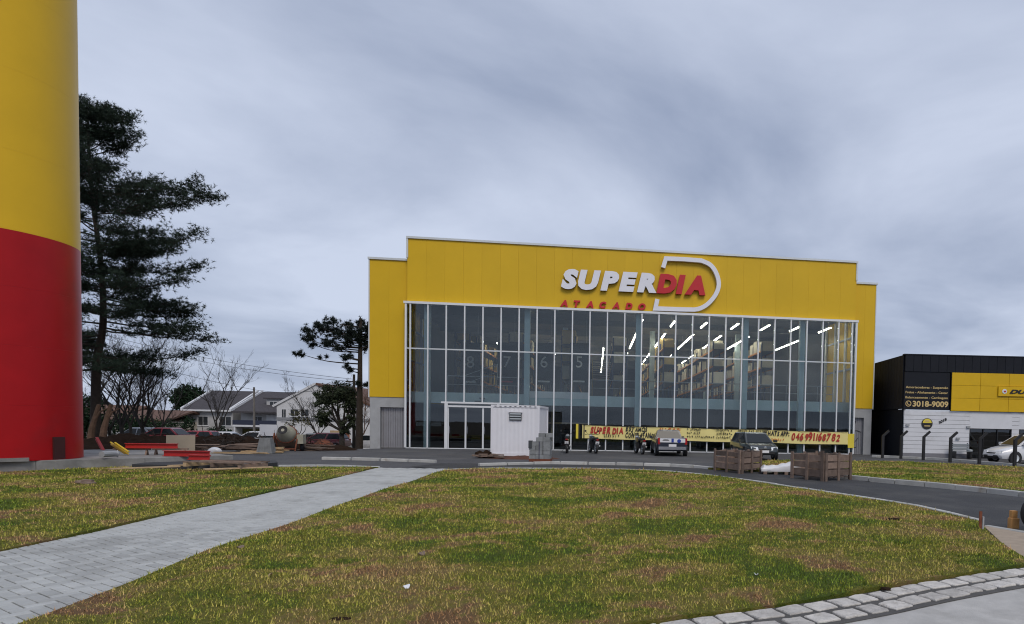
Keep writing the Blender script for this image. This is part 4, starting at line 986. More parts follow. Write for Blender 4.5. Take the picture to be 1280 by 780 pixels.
MB().b2(-.02, .12, -.03, .2, .45, .76).build('dark_box', 'vent_dark', pal)

# ------------------------------------------------------------------ wooden crates and wrapped load
def crate(pl, pc, pr, h, label, tall=0.0):
    A, B_, D_ = gp(*pl).to_2d(), gp(*pc).to_2d(), gp(*pr).to_2d()
    root = empty('wooden_crate', (B_.x, B_.y, 0), 0, label, 'crate', 'weathered wooden crates at the road edge')
    E2 = A + D_ - B_; faces = [(A, B_), (B_, D_), (D_, E2), (E2, A)]
    for fi, (p, q) in enumerate(faces):
        d = q - p; l = d.length; a = math.atan2(d.y, d.x); u = d / l; nn = Vector((u.y, -u.x))
        rows_ = 3; ph = (h - .16) / rows_
        for r_ in range(rows_):
            for hlf in range(2):
                c = p + u * l * (.25 + .5 * hlf) - B_
                MB().chbox((0, 0, 0), (l / 2 - .02, .025, ph - random.uniform(.03, .06)), .004).build('plank', 'old_wood', root, loc=(c.x, c.y, .13 + ph * (r_ + .5)), rot=(random.uniform(-.02, .02), random.uniform(-.015, .015), a))
        for k, t in enumerate((.04, .5, .96)):
            c = p + u * l * t + nn * .03 - B_; hh = h + (tall if (fi == 0 and k == 2) else 0) + random.uniform(-.02, .02)
            MB().chbox((0, 0, 0), (.11, .035, hh), .005).build('post', 'old_wood', root, loc=(c.x, c.y, hh / 2), rot=(0, random.uniform(-.02, .02), a))
    cc = (A + B_ + D_ + E2) / 4 - B_
    for k in range(5):
        c = A.lerp(E2, .1 + .2 * k) / 2 + B_.lerp(D_, .1 + .2 * k) / 2 - B_; d = B_ - A
        MB().box((0, 0, 0), (d.length - .08, .15, .025)).build('floor_board', 'old_wood', root, loc=(c.x, c.y, .11), rot=(0, 0, math.atan2(d.y, d.x)))
    return root
crate((893, 588), (926, 592.5), (951, 590), .79, 'weathered wooden crate left of the white wrapped load')
crate((989, 597.5), (1030, 602), (1063, 599.5), .86, 'weathered wooden crate right of the white wrapped load, corner post taller', .07)
wp = gp(950, 591.5); ld = empty('wrapped_load', (wp.x, wp.y, 0), -.08, 'low pallet load under white plastic between the two crates', 'load')
ll = 1.35
mm = MB(); loops = []
for i in range(15):
    t = i / 14; x = .02 + t * ll; hh = .27 + .17 * sstep(.25, .95, t) + .02 * math.sin(i * 1.9); w = .48 + .02 * math.sin(i * 2.3)
    if i in (0, 14): hh -= .07
    lp_ = [(x + .01 * math.sin(k * 2 + i), y * w, z) for k, (y, z) in enumerate(((-1, .1), (-1.04, .17), (-.98, .1 + (hh - .1) * .75), (-.75, hh + .015 * math.sin(i * 2.7)), (-.2, hh + .03), (.3, hh), (.8, hh - .02), (1, hh - .1), (1, .1)))]
    loops.append(lp_)
mm.loft(loops).build('plastic_wrap', 'white_plastic', ld, smooth=True)
for k in range(4): MB().b2(.1 + k * .36, .22 + k * .36, -.5, .5, 0, .1).build('pallet_runner', 'old_wood', ld)

# ------------------------------------------------------------------ vehicles
def car(label, loc, rz, col, L=4.0, W=1.7, H=1.45, kind='hatch', group=None, name='parked_car', plate=True, cat='car'):
    r = empty(name, loc, rz, label, cat, group)
    hw = W / 2; zs_, zb = .22, .92 * H / 1.45
    # lower body: stations along x (front +)
    hood = {'hatch': .80, 'sedan': .78, 'pickup': .86, 'van': .95}[kind]; tail = {'hatch': .93, 'sedan': .93, 'pickup': .94, 'van': .98}[kind]
    st = [(-L / 2, .42, tail - .12, .86), (-L / 2 + .12, .27, tail, .95), (-L / 2 + .8, zs_, zb + .02, 1.0), (0, zs_, zb, 1.0), (L / 2 - 1.25, zs_, zb - .02, 1.0), (L / 2 - .55, .24, hood, .95), (L / 2 - .12, .27, hood - .14, .87), (L / 2, .40, hood - .32, .72)]
    loops = []
    for x, z0, z1, k in st:
        w = hw * k; zm = z0 + (z1 - z0) * .55
        loops.append([(x, -w * .93, z0), (x, -w, z0 + (z1 - z0) * .25), (x, -w, zm), (x, -w * .95, z1 - .06), (x, -w * .86, z1), (x, w * .86, z1), (x, w * .95, z1 - .06), (x, w, zm), (x, w, z0 + (z1 - z0) * .25), (x, w * .93, z0)])
    body = MB().loft(loops).build('body', col, r, smooth=True)
    # cabin
    if kind == 'pickup': xr0, xr1, xt0, xt1 = -.28, 1.15, -.12, .42
    elif kind == 'sedan': xr0, xr1, xt0, xt1 = -L / 2 + .55, 1.05, -L / 2 + 1.15, .3
    else: xr0, xr1, xt0, xt1 = -L / 2 + .12, 1.1, -L / 2 + .45, .3
    wb, wt = hw * .9, hw * .72; z0, z1 = zb - .03, H
    def cab_loop(x0, x1, w, z): return [(x0, -w, z), (x1, -w * .97, z), (x1, w * .97, z), (x0, w, z)]
    MB().loft([cab_loop(xr0, xr1, wb, z0), cab_loop(xt0 * .97 + xr0 * .03, xt1, wt, z1 - .05), cab_loop(xt0 + .12, xt1 - .15, wt * .86, z1)]).build('roof', col, r, smooth=False)
    def lerp3(a, b, t): return tuple(a[i] + (b[i] - a[i]) * t for i in range(3))
    def pane(nm, c0, c1, c2, c3, off):      # corners: bottom a, bottom b, top b, top a
        ins = .07; cs = []
        ce = tuple(sum(c[i] for c in (c0, c1, c2, c3)) / 4 for i in range(3))
        q = [lerp3(c, ce, k) for c, k in zip((c0, c1, c2, c3), (.12, .12, .14, .14))]
        m_ = MB(); o = [tuple(a + b for a, b in zip(p, off)) for p in q]; o2 = [tuple(a - b for a, b in zip(p, off)) for p in q]
        m_.loft([o2, o]).build(nm, 'car_glass', r)
    zt = z1 - .06; f0, f1, b0, b1 = (xr1, wb * .97), (xt1, wt * .97), (xr0, wb), (xt0, wt)
    pane('windscreen', (xr1, -wb * .97, z0), (xr1, wb * .97, z0), (xt1, wt * .97, zt), (xt1, -wt * .97, zt), (.012, 0, .012))
    pane('rear_window', (xr0, -wb, z0 + .03), (xr0, wb, z0 + .03), (xt0, wt, zt), (xt0, -wt, zt), (-.012, 0, .012))
    for s in (-1, 1):
        xm0, xm1 = (xr0 + xr1) / 2 - .05, (xt0 + xt1) / 2
        if kind != 'pickup':
            pane('side_window', (xr0 + .1, s * wb, z0), (xm0, s * wb, z0), (xm1, s * wt, zt), (xt0 + .05, s * wt, zt), (0, s * .014, .006))
        else: xm0, xm1 = xr0 + .1, xt0 + .05
        pane('side_window', (xm0, s * wb, z0), (xr1 - .05, s * wb, z0), (xt1 - .02, s * wt, zt), (xm1, s * wt, zt), (0, s * .014, .006))
        MB().box((xr1 - .25, s * (wb + .14), z0 + .1), (.12, .18, .12)).build('mirror', col, r)
        hx = L / 2 - .16
        fq = [(L / 2 + .012, s * hw * .38, hood - .30), (L / 2 - .08, s * hw * .80, hood - .29), (L / 2 - .13, s * hw * .83, hood - .13), (L / 2 - .085, s * hw * .42, hood - .15)]
        MB().loft([fq, [(x - .28, y, z) for x, y, z in fq]]).build('headlight', 'lamp_lens', r)
        tx = -L / 2 - .005
        if kind == 'pickup': MB().b2(tx + .0, tx + .14, s * hw * .84 - .06, s * hw * .84 + .06, .62, .95).build('taillight', 'lamp_red', r)
        else: MB().b2(tx + .02, tx + .2, s * hw * .76 - .1, s * hw * .76 + .1, .68, .92).build('taillight', 'lamp_red', r)
        for xw in (-L / 2 + .72, L / 2 - .78):
            w_ = empty('wheel', (xw, s * (hw - .08), .3), 0); w_.parent = r
            MB().ring(.18, .3, -.095, .095, 22).build('tyre', 'black_rubber', w_, smooth=True)
            MB().lathe([(.02, -.085), (.1, -.07), (.185, -.098), (.185, .098), (.1, .07), (.02, .085)], 16, (0, 0, 0), 'Y').build('rim', 'coping_metal', w_)
            MB().ring(.315, .345, -.03, .03, 22, (xw, s * (hw - .02), .31), 'Y').build('wheel_arch', 'black_rubber', r)
    gx = L / 2 - .02
    MB().b2(gx - .2, gx + .005, -hw * .42, hw * .42, hood - .36, hood - .24).build('grille', 'black_rubber', r)
    MB().b2(gx - .12, gx + .03, -hw * .62, hw * .62, .33, .43).build('front_bumper', 'black_rubber' if kind != 'pickup' else col, r)
    MB().b2(-L / 2 - .04, -L / 2 + .15, -hw * .86, hw * .86, .34, .5).build('rear_bumper', col if kind != 'pickup' else 'chrome', r)
    if plate:
        MB().b2(gx + .032, gx + .042, -.2, .2, .38, .5).build('plate', 'plate_white', r); MB().b2(-L / 2 - .06, -L / 2 - .045, -.2, .2, .5, .63).build('plate', 'plate_white', r)
    return r, body
# pickup seen from behind, nose to the glass
p = gp(834, 570.2); pk, _ = car('navy and white liveried pickup parked nose-in at the glass front', (p.x, p.y + 2.1, 0), R(97), 'car_navy', 4.35, 1.68, 1.36, 'pickup', cat='pickup')
MB().b2(-2.19, -2.165, -.66, .66, .72, .93).build('tailgate', 'car_white', pk); MB().b2(-2.199, -2.191, -.06, .06, .73, .92).build('livery_stripe', 'sticker_blue', pk)
MB().lathe([(.001, 0), (.1, 0), (.1, .008), (.001, .01)], 16, (-2.2, -.34, .8), 'X').build('livery_emblem', 'sticker_blue', pk)
MB().b2(-2.197, -2.191, .18, .52, .8, .83).b2(-2.197, -2.191, .22, .48, .86, .88).build('livery_mark', 'black_paint', pk)
MB().b2(-2.1, -.3, -.78, -.72, .88, .96).b2(-2.1, -.3, .72, .78, .88, .96).build('bed_rail', 'car_white', pk)
# dark car seen from the front
p = gp(950, 576); c1, _ = car('dark hatchback facing the camera behind the left crate', (p.x - .1, p.y + 2.0, 0), R(-80), 'car_dark', 3.9, 1.62, 1.34, 'hatch')
MB().lathe([(.001, 0), (.07, 0), (.07, .012), (.001, .014)], 16, (1.985, 0, .63), 'X').build('badge', 'chrome', c1)
# white car at the right edge, nose to the left
p = gp(1254, 580); c2, _ = car('white hatchback behind the fence posts at the right edge', (p.x + 1.72, p.y + 1.0, 0), R(190), 'car_white', 4.2, 1.75, 1.5, 'hatch')
MB().box((2.02, 0, .36), (.1, 1.1, .22)).build('intake', 'black_rubber', c2)
# motorcycles seen from behind
def motorcycle():
    r = empty('motorcycle', (0, 0, 0))
    for xw, nm in ((-.62, 'rear'), (.62, 'front')):
        w_ = empty('wheel', (xw, 0, .3)); w_.parent = r
        MB().ring(.22, .3, -.05, .05, 20).build('tyre', 'black_rubber', w_, smooth=True)
        MB().ring(.2, .225, -.03, .03, 16).lathe([(.02, -.06), (.05, -.06), (.05, .06), (.02, .06)], 8, (0, 0, 0), 'Y').box((0, 0, 0), (.4, .012, .02)).box((0, 0, 0), (.02, .012, .4)).build('rim', 'galv', w_)
    MB().loft([[(-.25, -.1, .3), (-.25, .1, .3), (-.25, .1, .62), (-.25, -.1, .62)], [(.1, -.13, .28), (.1, .13, .28), (.1, .13, .66), (.1, -.13, .66)], [(.35, -.08, .4), (.35, .08, .4), (.35, .08, .7), (.35, -.08, .7)]]).build('engine', 'black_paint', r)
    MB().loft([[(-.08, -.1, .68), (-.08, .1, .68), (-.08, .08, .84), (-.08, -.08, .84)], [(.2, -.15, .68), (.2, .15, .68), (.2, .12, .92), (.2, -.12, .92)], [(.42, -.08, .74), (.42, .08, .74), (.42, .06, .9), (.42, -.06, .9)]]).build('fuel_tank', 'car_dark', r, smooth=True)
    MB().loft([[(-.78, -.1, .8), (-.78, .1, .8), (-.78, .08, .88), (-.78, -.08, .88)], [(-.4, -.14, .74), (-.4, .14, .74), (-.4, .12, .84), (-.4, -.12, .84)], [(-.05, -.1, .7), (-.05, .1, .7), (-.05, .08, .8), (-.05, -.08, .8)]]).build('seat', 'black_rubber', r, smooth=True)
    MB().loft([[(-.92, -.06, .72), (-.92, .06, .72), (-.92, .05, .8), (-.92, -.05, .8)], [(-.55, -.12, .62), (-.55, .12, .62), (-.55, .1, .76), (-.55, -.1, .76)]]).build('tail', 'car_dark', r)
    MB().box((-.95, 0, .75), (.03, .12, .07)).build('taillight', 'lamp_red', r); MB().box((-.93, 0, .58), (.012, .2, .15), rot=Matrix.Rotation(R(-15), 3, 'Y')).build('plate', 'plate_white', r)
    MB().box((-.8, 0, .56), (.3, .1, .02)).build('mudguard', 'black_rubber', r)
    MB().tube([(.62, .09, .3), (.42, .09, .95)], .022, 6).tube([(.62, -.09, .3), (.42, -.09, .95)], .022, 6).build('fork', 'galv', r)
    MB().tube([(.3, -.38, 1.0), (.4, -.2, 1.03), (.42, 0, .98), (.4, .2, 1.03), (.3, .38, 1.0)], .016, 6).build('handlebar', 'black_paint', r)
    for s in (-1, 1): MB().tube([(.36, s * .24, 1.03), (.3, s * .34, 1.18)], .008, 5).lathe([(.01, -.01), (.055, -.008), (.055, .008), (.01, .01)], 10, (.3, s * .36, 1.2), 'X').build('mirror', 'black_paint', r)
    MB().lathe([(.03, -.06), (.09, 0), (.09, .05), (.02, .07)], 14, (.52, 0, .92), 'X').build('headlight', 'lamp_lens', r)
    MB().tube([(.1, -.14, .3), (-.3, -.16, .3), (-.75, -.17, .42)], [.025, .03, .045], 8).build('exhaust', 'galv', r)
    MB().tube([(-.1, .12, .3), (-.05, .3, .02)], .012, 5).build('kickstand', 'black_paint', r)
    return r
mo = motorcycle()
for i, (a, b, rz, lab) in enumerate(((706, 566.5, 98, 'black motorcycle parked left of the banner at the glass front'), (739, 566.8, 112, 'black motorcycle with white plate under the left end of the banner'), (798, 568, 110, 'black motorcycle parked beside the liveried pickup'))):
    o = mo if i == 0 else copy_tree(mo); p = gp(a, b); o.location = (p.x, p.y + .7, 0); o.rotation_euler = (R(0), R(0), R(rz)); tag(o, lab, 'motorcycle', 'motorcycles parked at the glass front')
# cars along the street on the left
street = [(176, 549, 50, 178, 'car_gray', 'sedan', 'grey car half hidden behind the bare trees'), (205, 548, 49, 185, 'car_red', 'sedan', 'low red car behind the soil heap, left of the others'), (214, 549, 56, 10, 'car_white', 'hatch', 'white car just left of the red hatchback'), (243, 550, 58, 190, 'car_red', 'hatch', 'bright red hatchback among the parked street cars'), (266, 552, 62, 30, 'car_white', 'hatch', 'white car right of the red hatchback'), (287, 552, 60, 12, 'car_white', 'sedan', 'low white car before the grey house'), (318, 553, 56, 196, 'car_white', 'van', 'large white car behind the tapered concrete bucket'), (388, 556, 60, 200, 'car_gray', 'hatch', 'grey car behind the cement mixer'), (404, 557, 56, 186, 'car_darkred', 'hatch', 'dark red car right of the cement mixer'), (460, 559, 60, 190, 'car_white', 'hatch', 'white car between the two trunks beside the store')]
for a, b, Y, rz, col, kind, lab in street:
    p = at(a, b, Y); car(lab, (p.x, Y, gz(p.x, Y) + .0), R(rz), col, 4.1, 1.7, 1.45, kind, 'cars parked along the far street', plate=False)

# ------------------------------------------------------------------ building-site clutter on the left
mound('soil_heap', -24.2, 27.8, 3.6, 1.6, .85, 'soil', 'long dark soil heap behind the plinth on the left', 'soil', 40, seed=5)
mound('soil_heap', -22.6, 33.0, 4.6, 1.9, .75, 'soil', 'dark soil heap before the parked street cars', 'soil', 40, seed=8)
mound('soil_heap', -18.6, 33.5, 1.8, 1.0, .35, 'soil', 'small soil heap beside the cement mixer', 'soil', 24, seed=9)
def beam(label, a, b, s, m, cat='beam', name='steel_beam', group=None, z=0):
    A, B_ = Vector(a), Vector(b); d = B_ - A; r = empty(name, A, math.atan2(d.y, d.x), label, cat, group); l = d.length; tl = math.asin(d.z / l)
    rot = Matrix.Rotation(-tl, 3, 'Y')
    for nm, yy, zz, ty, tz in (('flange', 0, s / 2, s, .02), ('flange', 0, -s / 2, s, .02), ('web', 0, 0, .02, s - .02)):
        mb = MB().box((l / 2, yy, zz), (l, ty, tz)); mb.v = [tuple(rot @ Vector(v)) for v in mb.v]; mb.build(nm, m, r)
    return r
def hz(px_, py_, z): return gp(px_, py_, z)
def bar_px(label, p0, p1, z, s, m, **k): return beam(label, hz(*p0, z), hz(*p1, z), s, m, **k)
bar_px('red steel beam raised on trestles behind the plinth', (157, 557), (222, 557.5), .62, .14, 'steel_red', group='red steel beams')
bar_px('red steel beam lying low before the beige board', (205, 566.5), (262, 567.2), .42, .16, 'steel_red', group='red steel beams')
bar_px('short red steel beam in front, closest to the lawn', (236, 571.5), (262, 572), .4, .13, 'steel_red', group='red steel beams')
for px_, lab in ((165, 'left trestle under the raised red beam'), (213, 'right trestle under the raised red beam')):
    p = hz(px_, 557, .62); tr = empty('trestle', (p.x, p.y, 0), .3, lab, 'trestle', 'trestles under the red beam')
    MB().b2(-.5, .5, -.04, .04, .48, .54).build('top_rail', 'old_wood', tr)
    for sx in (-.4, .4):
        for sy in (-1, 1): MB().tube([(sx, sy * .22, 0), (sx, 0, .5)], .03, 4).build('leg', 'old_wood', tr)
# yellow chute and grey pipe, slanting red bar
p = hz(138, 569, .32); q = Vector(hz(159, 568.5, .3))
ch = empty('debris_chute', (p.x, p.y, .3), 0, 'bright yellow channel leaning behind the plinth', 'chute'); a = at(141, 556.5, p.y + .2); b = at(158, 568, p.y)
d = (b - a); mb = MB(); sd = Vector((.16, -.1, 0))
mb.loft([[a - sd, a + sd, a + sd + Vector((0, 0, .05)), a - sd + Vector((0, 0, .05))], [b - sd, b + sd, b + sd + Vector((0, 0, .05)), b - sd + Vector((0, 0, .05))]]); mb.v = [(x - p.x, y - p.y, z - .3) for x, y, z in mb.v]; mb.build('trough', 'steel_yellow', ch)
for s in (-1, 1):
    mb = MB().tube([a + sd * s + Vector((0, 0, .09)), b + sd * s + Vector((0, 0, .09))], .025, 5); mb.v = [(x - p.x, y - p.y, z - .3) for x, y, z in mb.v]; mb.build('edge', 'steel_yellow', ch)
a2, b2_ = hz(127, 568, .45), hz(146, 567, .45); tag(MB().tube([a2, b2_], .09, 10).tube([b2_, b2_ + Vector((.02, .02, 0))], .11, 10).build('pipe', 'galv'), 'grey pipe lying behind the plinth left of the yellow channel', 'pipe')
a3 = at(121, 548, 24); b3 = at(131, 567, 23); beam('red bar leaning against the tree roots', b3, a3, .08, 'steel_red', group='red steel beams')
# beige board standing
bc = hz(226, 569, 0); bo = empty('leaning_board', (bc.x, bc.y, 0), .5, 'beige plywood board standing behind the red beams', 'board')
MB().box((0, 0, .42), (.95, .03, .8), rot=Matrix.Rotation(R(-8), 3, 'X')).build('panel', 'beige_board', bo); MB().box((0, .1, .42), (.9, .04, .06)).build('batten', 'old_wood', bo)
# dark platform with planks and a broken pallet
pf = [gp(*p).to_2d() for p in ((165, 587.5), (300, 589.5), (347, 584.5), (345, 581.5), (215, 580))]
dp = empty('dark_platform', (0, 0, 0), 0, 'low dark platform with loose planks at the back of the left lawn', 'platform')
flat_poly('deck', pf, .17, 'dark_board', .17, dp)
def plank_px(p0, p1, z, w, lab, m='pale_wood', t=.03, cat='plank', group='loose planks on the dark platform'):
    A, B_ = gp(*p0, z), gp(*p1, z); d = B_ - A; o = MB().chbox((0, 0, 0), (d.length, w, t), .004).build('loose_plank', m, None, loc=(A + B_) / 2, rot=(0, 0, math.atan2(d.y, d.x))); return tag(o, lab, cat, group)
plank_px((137, 586), (224, 583), .19, .2, 'long pale plank at the front left of the dark platform')
plank_px((255, 586.6), (340, 583.8), .19, .22, 'wide pale plank along the right edge of the dark platform')
plank_px((210, 582), (262, 580.2), .19, .12, 'thin pale plank at the back of the dark platform')
pb = gp(283, 583, .19); pl_ = empty('broken_pallet', (pb.x, pb.y, .19), -.12, 'broken wooden pallet lying on the dark platform', 'pallet')
for k in range(4): MB().box((0, -.45 + k * .3, .14), (1.9, .1, .025), random.uniform(-.05, .05)).build('deck_board', 'old_wood', pl_)
for k in (-.85, 0, .85): MB().box((k, 0, .06), (.1, 1.0, .11)).build('bearer', 'pale_wood' if k < 0 else 'old_wood', pl_)
for i, (a, b, l, w, rz, lab) in enumerate(((330, 566, 1.6, .5, .4, 'yellowish planks leaning near the concrete bucket'), (250, 571, 1.4, .2, .1, 'low plank on the ground before the soil heap'), (300, 568, 2.2, .2, .05, 'long plank along the foot of the soil heap'))):
    p = gp(a, b); r = empty('plank_pile', (p.x, p.y, .03), rz, lab, 'planks', 'plank piles on the site')
    for k in range(4): MB().box((random.uniform(-.1, .1), (k - 1.5) * w / 3, .02 + .03 * (k % 2)), (l, w / 3.4, .03), random.uniform(-.08, .08)).build('plank', 'pale_wood', r)
p = gp(268, 566); m_ = MB()
bm = bmesh.new(); bmesh.ops.create_icosphere(bm, subdivisions=3, radius=.22)
for v in bm.verts: v.co = Vector((v.co.x * 1.3, v.co.y, max(-.1, v.co.z * .8))) * (1 + .12 * math.sin(v.co.x * 9) * math.cos(v.co.y * 11 + v.co.z * 7))
me = bpy.data.meshes.new('sack'); bm.to_mesh(me); bm.free(); me.materials.append(MATS['white_plastic']); o = bpy.data.objects.new('sack', me); C.objects.link(o); o.location = (p.x, p.y, .08); tag(o, 'crumpled white sack on the soil', 'sack')
# tapered concrete bucket and white board
p = gp(333, 566.5); bk = empty('concrete_bucket', (p.x, p.y, 0), .2, 'grey tapered concrete hopper standing left of the mixer', 'hopper'); bk.scale = (.5, .5, .95)
MB().loft([[(-.62, -.5, .05), (.62, -.5, .05), (.62, .5, .05), (-.62, .5, .05)], [(-.42, -.36, .72), (.42, -.36, .72), (.42, .36, .72), (-.42, .36, .72)]]).build('shell', 'block_gray', bk)
MB().b2(-.66, .66, -.54, .54, 0, .055).build('foot', 'block_gray', bk)
for x in (-.3, 0, .3): MB().tube([(x * 1.5, -.52, .06), (x * 1.02, -.375, .72)], .02, 4).build('rib', 'block_gray', bk)
p = at(336, 540, 34); wb_ = empty('white_board', (p.x, p.y, gz(p.x, p.y)), .1, 'white site notice board on posts behind the hopper', 'board')
MB().b2(-.45, .45, -.02, .02, .75, 1.35).build('panel', 'white_wall', wb_)
for x in (-.38, .38): MB().b2(x - .03, x + .03, .021, .07, 0, 1.3).build('post', 'old_wood', wb_)
# cement mixer
p = gp(357, 563.5); cm = empty('cement_mixer', (p.x, p.y, 0), R(14), 'old beige cement mixer with its drum mouth towards the camera', 'mixer')
prof = [(.16, -.42), (.21, -.43), (.36, -.12), (.42, .12), (.42, .3), (.3, .48), (.05, .54)]
dr = MB().lathe(prof, 28, (0, 0, 0), 'Y'); Rm = Matrix.Rotation(R(-22), 3, 'X'); dr.v = [tuple(Rm @ Vector(v) + Vector((0, 0, .86))) for v in dr.v]; d_ = dr.build('drum', 'mixer_paint', cm, smooth=True)
mo_ = MB().lathe([(.02, -.405), (.165, -.445), (.205, -.45), (.21, -.435), (.165, -.41)], 24, (0, 0, 0), 'Y'); mo_.v = [tuple(Rm @ Vector(v) + Vector((0, 0, .86))) for v in mo_.v]; mo_.build('mouth', 'black_rubber', d_)
rg = MB().lathe([(.43, .14), (.46, .14), (.46, .2), (.43, .2)], 28, (0, 0, 0), 'Y'); rg.v = [tuple(Rm @ Vector(v) + Vector((0, 0, .86))) for v in rg.v]; rg.build('gear_ring', 'rust', d_)
MB().tube([(-.5, -.3, .0), (-.52, .1, .85)], .035, 6).tube([(-.5, .5, 0), (-.52, .1, .85)], .035, 6).tube([(.5, -.3, 0), (.52, .1, .85)], .035, 6).tube([(.5, .5, 0), (.52, .1, .85)], .035, 6).tube([(-.5, -.3, .1), (.5, -.3, .1)], .03, 6).build('frame', 'rust', cm)
MB().b2(.5, .78, -.05, .4, .35, .8).build('motor_box', 'mixer_paint', cm)
for s in (-1, 1):
    w_ = MB().lathe([(.05, -.05), (.18, -.05), (.18, .05), (.05, .05)], 16, (s * .6, .45, .18), 'X').build('wheel', 'black_rubber', cm)
p = at(383, 556, 33); mound('sand_heap', p.x, 34.5, .7, .7, .6, 'rust', 'rust-brown heap right of the cement mixer', 'heap', 22, .12, 4)
# scattered boards, stacks and brushwood among the heaps
def scatter(label, px_, py_, n, l, m, seed, cat='boards', name='board_stack', group='stacked boards on the site'):
    r9 = random.Random(seed); p = gp(px_, py_); e = empty(name, (p.x, p.y, gz(p.x, p.y)), r9.uniform(-.4, .4), label, cat, group)
    for k in range(n): MB().chbox((0, 0, 0), (l * r9.uniform(.6, 1.1), r9.uniform(.12, .25), .035), .004).build('board', m, e, loc=(r9.uniform(-.25, .25), r9.uniform(-.25, .25), .03 + k * .05), rot=(r9.uniform(-.05, .05), r9.uniform(-.06, .06), r9.uniform(-.35, .35)))
scatter('dark stacked boards behind the raised red beam', 190, 563, 9, 1.8, 'dark_board', 1)
scatter('grey stacked boards right of the beige board', 250, 565, 7, 1.6, 'old_wood', 2)
scatter('brown stacked boards left of the grey hopper', 307, 565, 8, 1.7, 'old_wood', 3)
scatter('loose boards right of the cement mixer', 392, 563, 6, 1.5, 'old_wood', 4)
scatter('dark boards on the ground before the dark soil heap', 150, 571, 5, 1.3, 'old_wood', 5)
scatter('boards lying between the hopper and the mixer', 346, 566, 5, .9, 'pale_wood', 6)
for i, (px_, py_, lab) in enumerate(((205, 560, 'tangled brushwood on the left soil heap'), (285, 562, 'tangled brushwood before the parked white cars'), (318, 560, 'brushwood beside the grey hopper'), (378, 561, 'brushwood right of the cement mixer'))):
    r9 = np.random.default_rng(50 + i); p = gp(px_, py_); mb = MB()
    for k in range(70):
        a = Vector((r9.normal() * .6, r9.normal() * .35, abs(r9.normal()) * .16 + .05)); d = Vector((r9.normal(), r9.normal() * .6, r9.normal() * .35)).normalized() * r9.uniform(.3, .9)
        mb.tube([a, a + d * .5 + Vector((0, 0, .05)), a + d], [.018, .013, .006], 3, False)
    o = mb.build('brushwood', 'bark', None, fix=False, loc=(p.x, p.y, gz(p.x, p.y) + .25)); tag(o, lab, 'brushwood', None, 'stuff')
# utility poles, wires
def pole(px_, ytop, Y, r, m, label, arms=True):
    p = at(px_, ytop, Y); z0 = gz(p.x, Y); h = p.z - z0; e = empty('utility_pole', (p.x, Y, z0), 0, label, 'pole', 'utility poles')
    MB().tube([(0, 0, 0), (0, 0, h)], [r * 1.2, r * .85], 10).build('pole_shaft', m, e, smooth=True)
    if arms:
        MB().b2(-.7, .7, -.06, .06, h - .7, h - .58).build('crossarm', m, e)
        for k in (-.6, 0, .6): MB().lathe([(.02, 0), (.05, .03), (.05, .1), (.02, .14)], 8, (k, 0, h - .57)).build('insulator', 'dark_alu', e)
    return p
pa = pole(317.5, 484, 62, .1, 'pole_concrete', 'concrete utility pole in front of the balcony house', False)
pb_ = pole(442.5, 468, 56, .12, 'pole_wood', 'dark utility pole beside the tall araucaria')
tag(MB().tube([at(404, 481.5, 58), at(412, 478.5, 57.5), at(430, 481, 57), at(441, 485, 56.2)], .035, 6).build('lamp_arm', 'galv'), 'curved street lamp arm reaching left from the dark pole', 'street lamp')
def wire(a, b, sag, label):
    pts = []
    for i in range(17):
        t = i / 16; p = a.lerp(b, t); p.z -= sag * 4 * t * (1 - t); pts.append(p)
    tag(MB().tube(pts, .022, 4).build('overhead_wire', 'wire'), label, 'wire', 'overhead wires on the left')
wire(at(100, 410, 66), at(442, 474, 56.06), .6, 'highest overhead wire on the left'); wire(at(100, 414, 66), at(442, 477, 56.06), .75, 'second overhead wire from the top')
wire(at(100, 428, 66), at(317, 487, 61.9), .4, 'lowest overhead wire reaching the concrete pole'); wire(at(317, 487, 61.9), at(442, 479, 56.06), .5, 'overhead wire between the two poles')

# ------------------------------------------------------------------ houses
def win(par, x0, x1, z0, z1, y=0.0, m='window_dark', fm='house_white'):
    w = MB().b2(x0, x1, y - .02, y + .03, z0, z1).build('window', fm, par); xm = (x0 + x1) / 2
    MB().b2(x0 + .06, xm - .03, y - .04, y - .021, z0 + .06, z1 - .06).b2(xm + .03, x1 - .06, y - .04, y - .021, z0 + .06, z1 - .06).build('pane', m, w)
    MB().b2(x0 - .08, x1 + .08, y - .1, y - .0, z0 - .08, z0 - .003).build('sill', fm, w)
def frame_of(Y):
    return lambda x, y: (at(x, y, Y).x, at(x, y, Y).z)
# grey house with dark roof
Y = 85; f = frame_of(Y); x0, ze = f(233, 512.5); x1, _ = f(291, 513.5); g0 = gz(x0, Y); _, zr = frame_of(Y + 5)(300, 491)
h1 = empty('grey_house', (x0, Y, g0), 0, 'grey two-storey house under a dark pitched roof', 'house'); w = x1 - x0; ze -= g0; zr -= g0
MB().b2(0, w, 0, 10, -.5, ze).build('wall', 'house_gray', h1)
MB().prism([(-.5, ze - .1), (5, zr), (10.5, ze - .1), (10.5, ze + .1), (5, zr + .25), (-.5, ze + .12)], -.3, w + .1, 'X').build('roof', 'roof_dark', h1)
for x in (-.36, w - .1): MB().prism([(-.6, ze), (5, zr + .12), (5, zr + .42), (-.6, ze + .3)], x, x + .25, 'X').build('parapet', 'house_white', h1)
MB().b2(-.3, w, -.62, -.45, ze - .12, ze + .1).build('gutter', 'house_white', h1)
win(h1, w * .25, w * .47, ze - 2.0, ze - .75); win(h1, w * .72, w * .97, ze - 2.0, ze - .75)
MB().b2(w * .1, w * .16, -.05, .0, 0, 2.1).build('door', 'window_dark', h1)
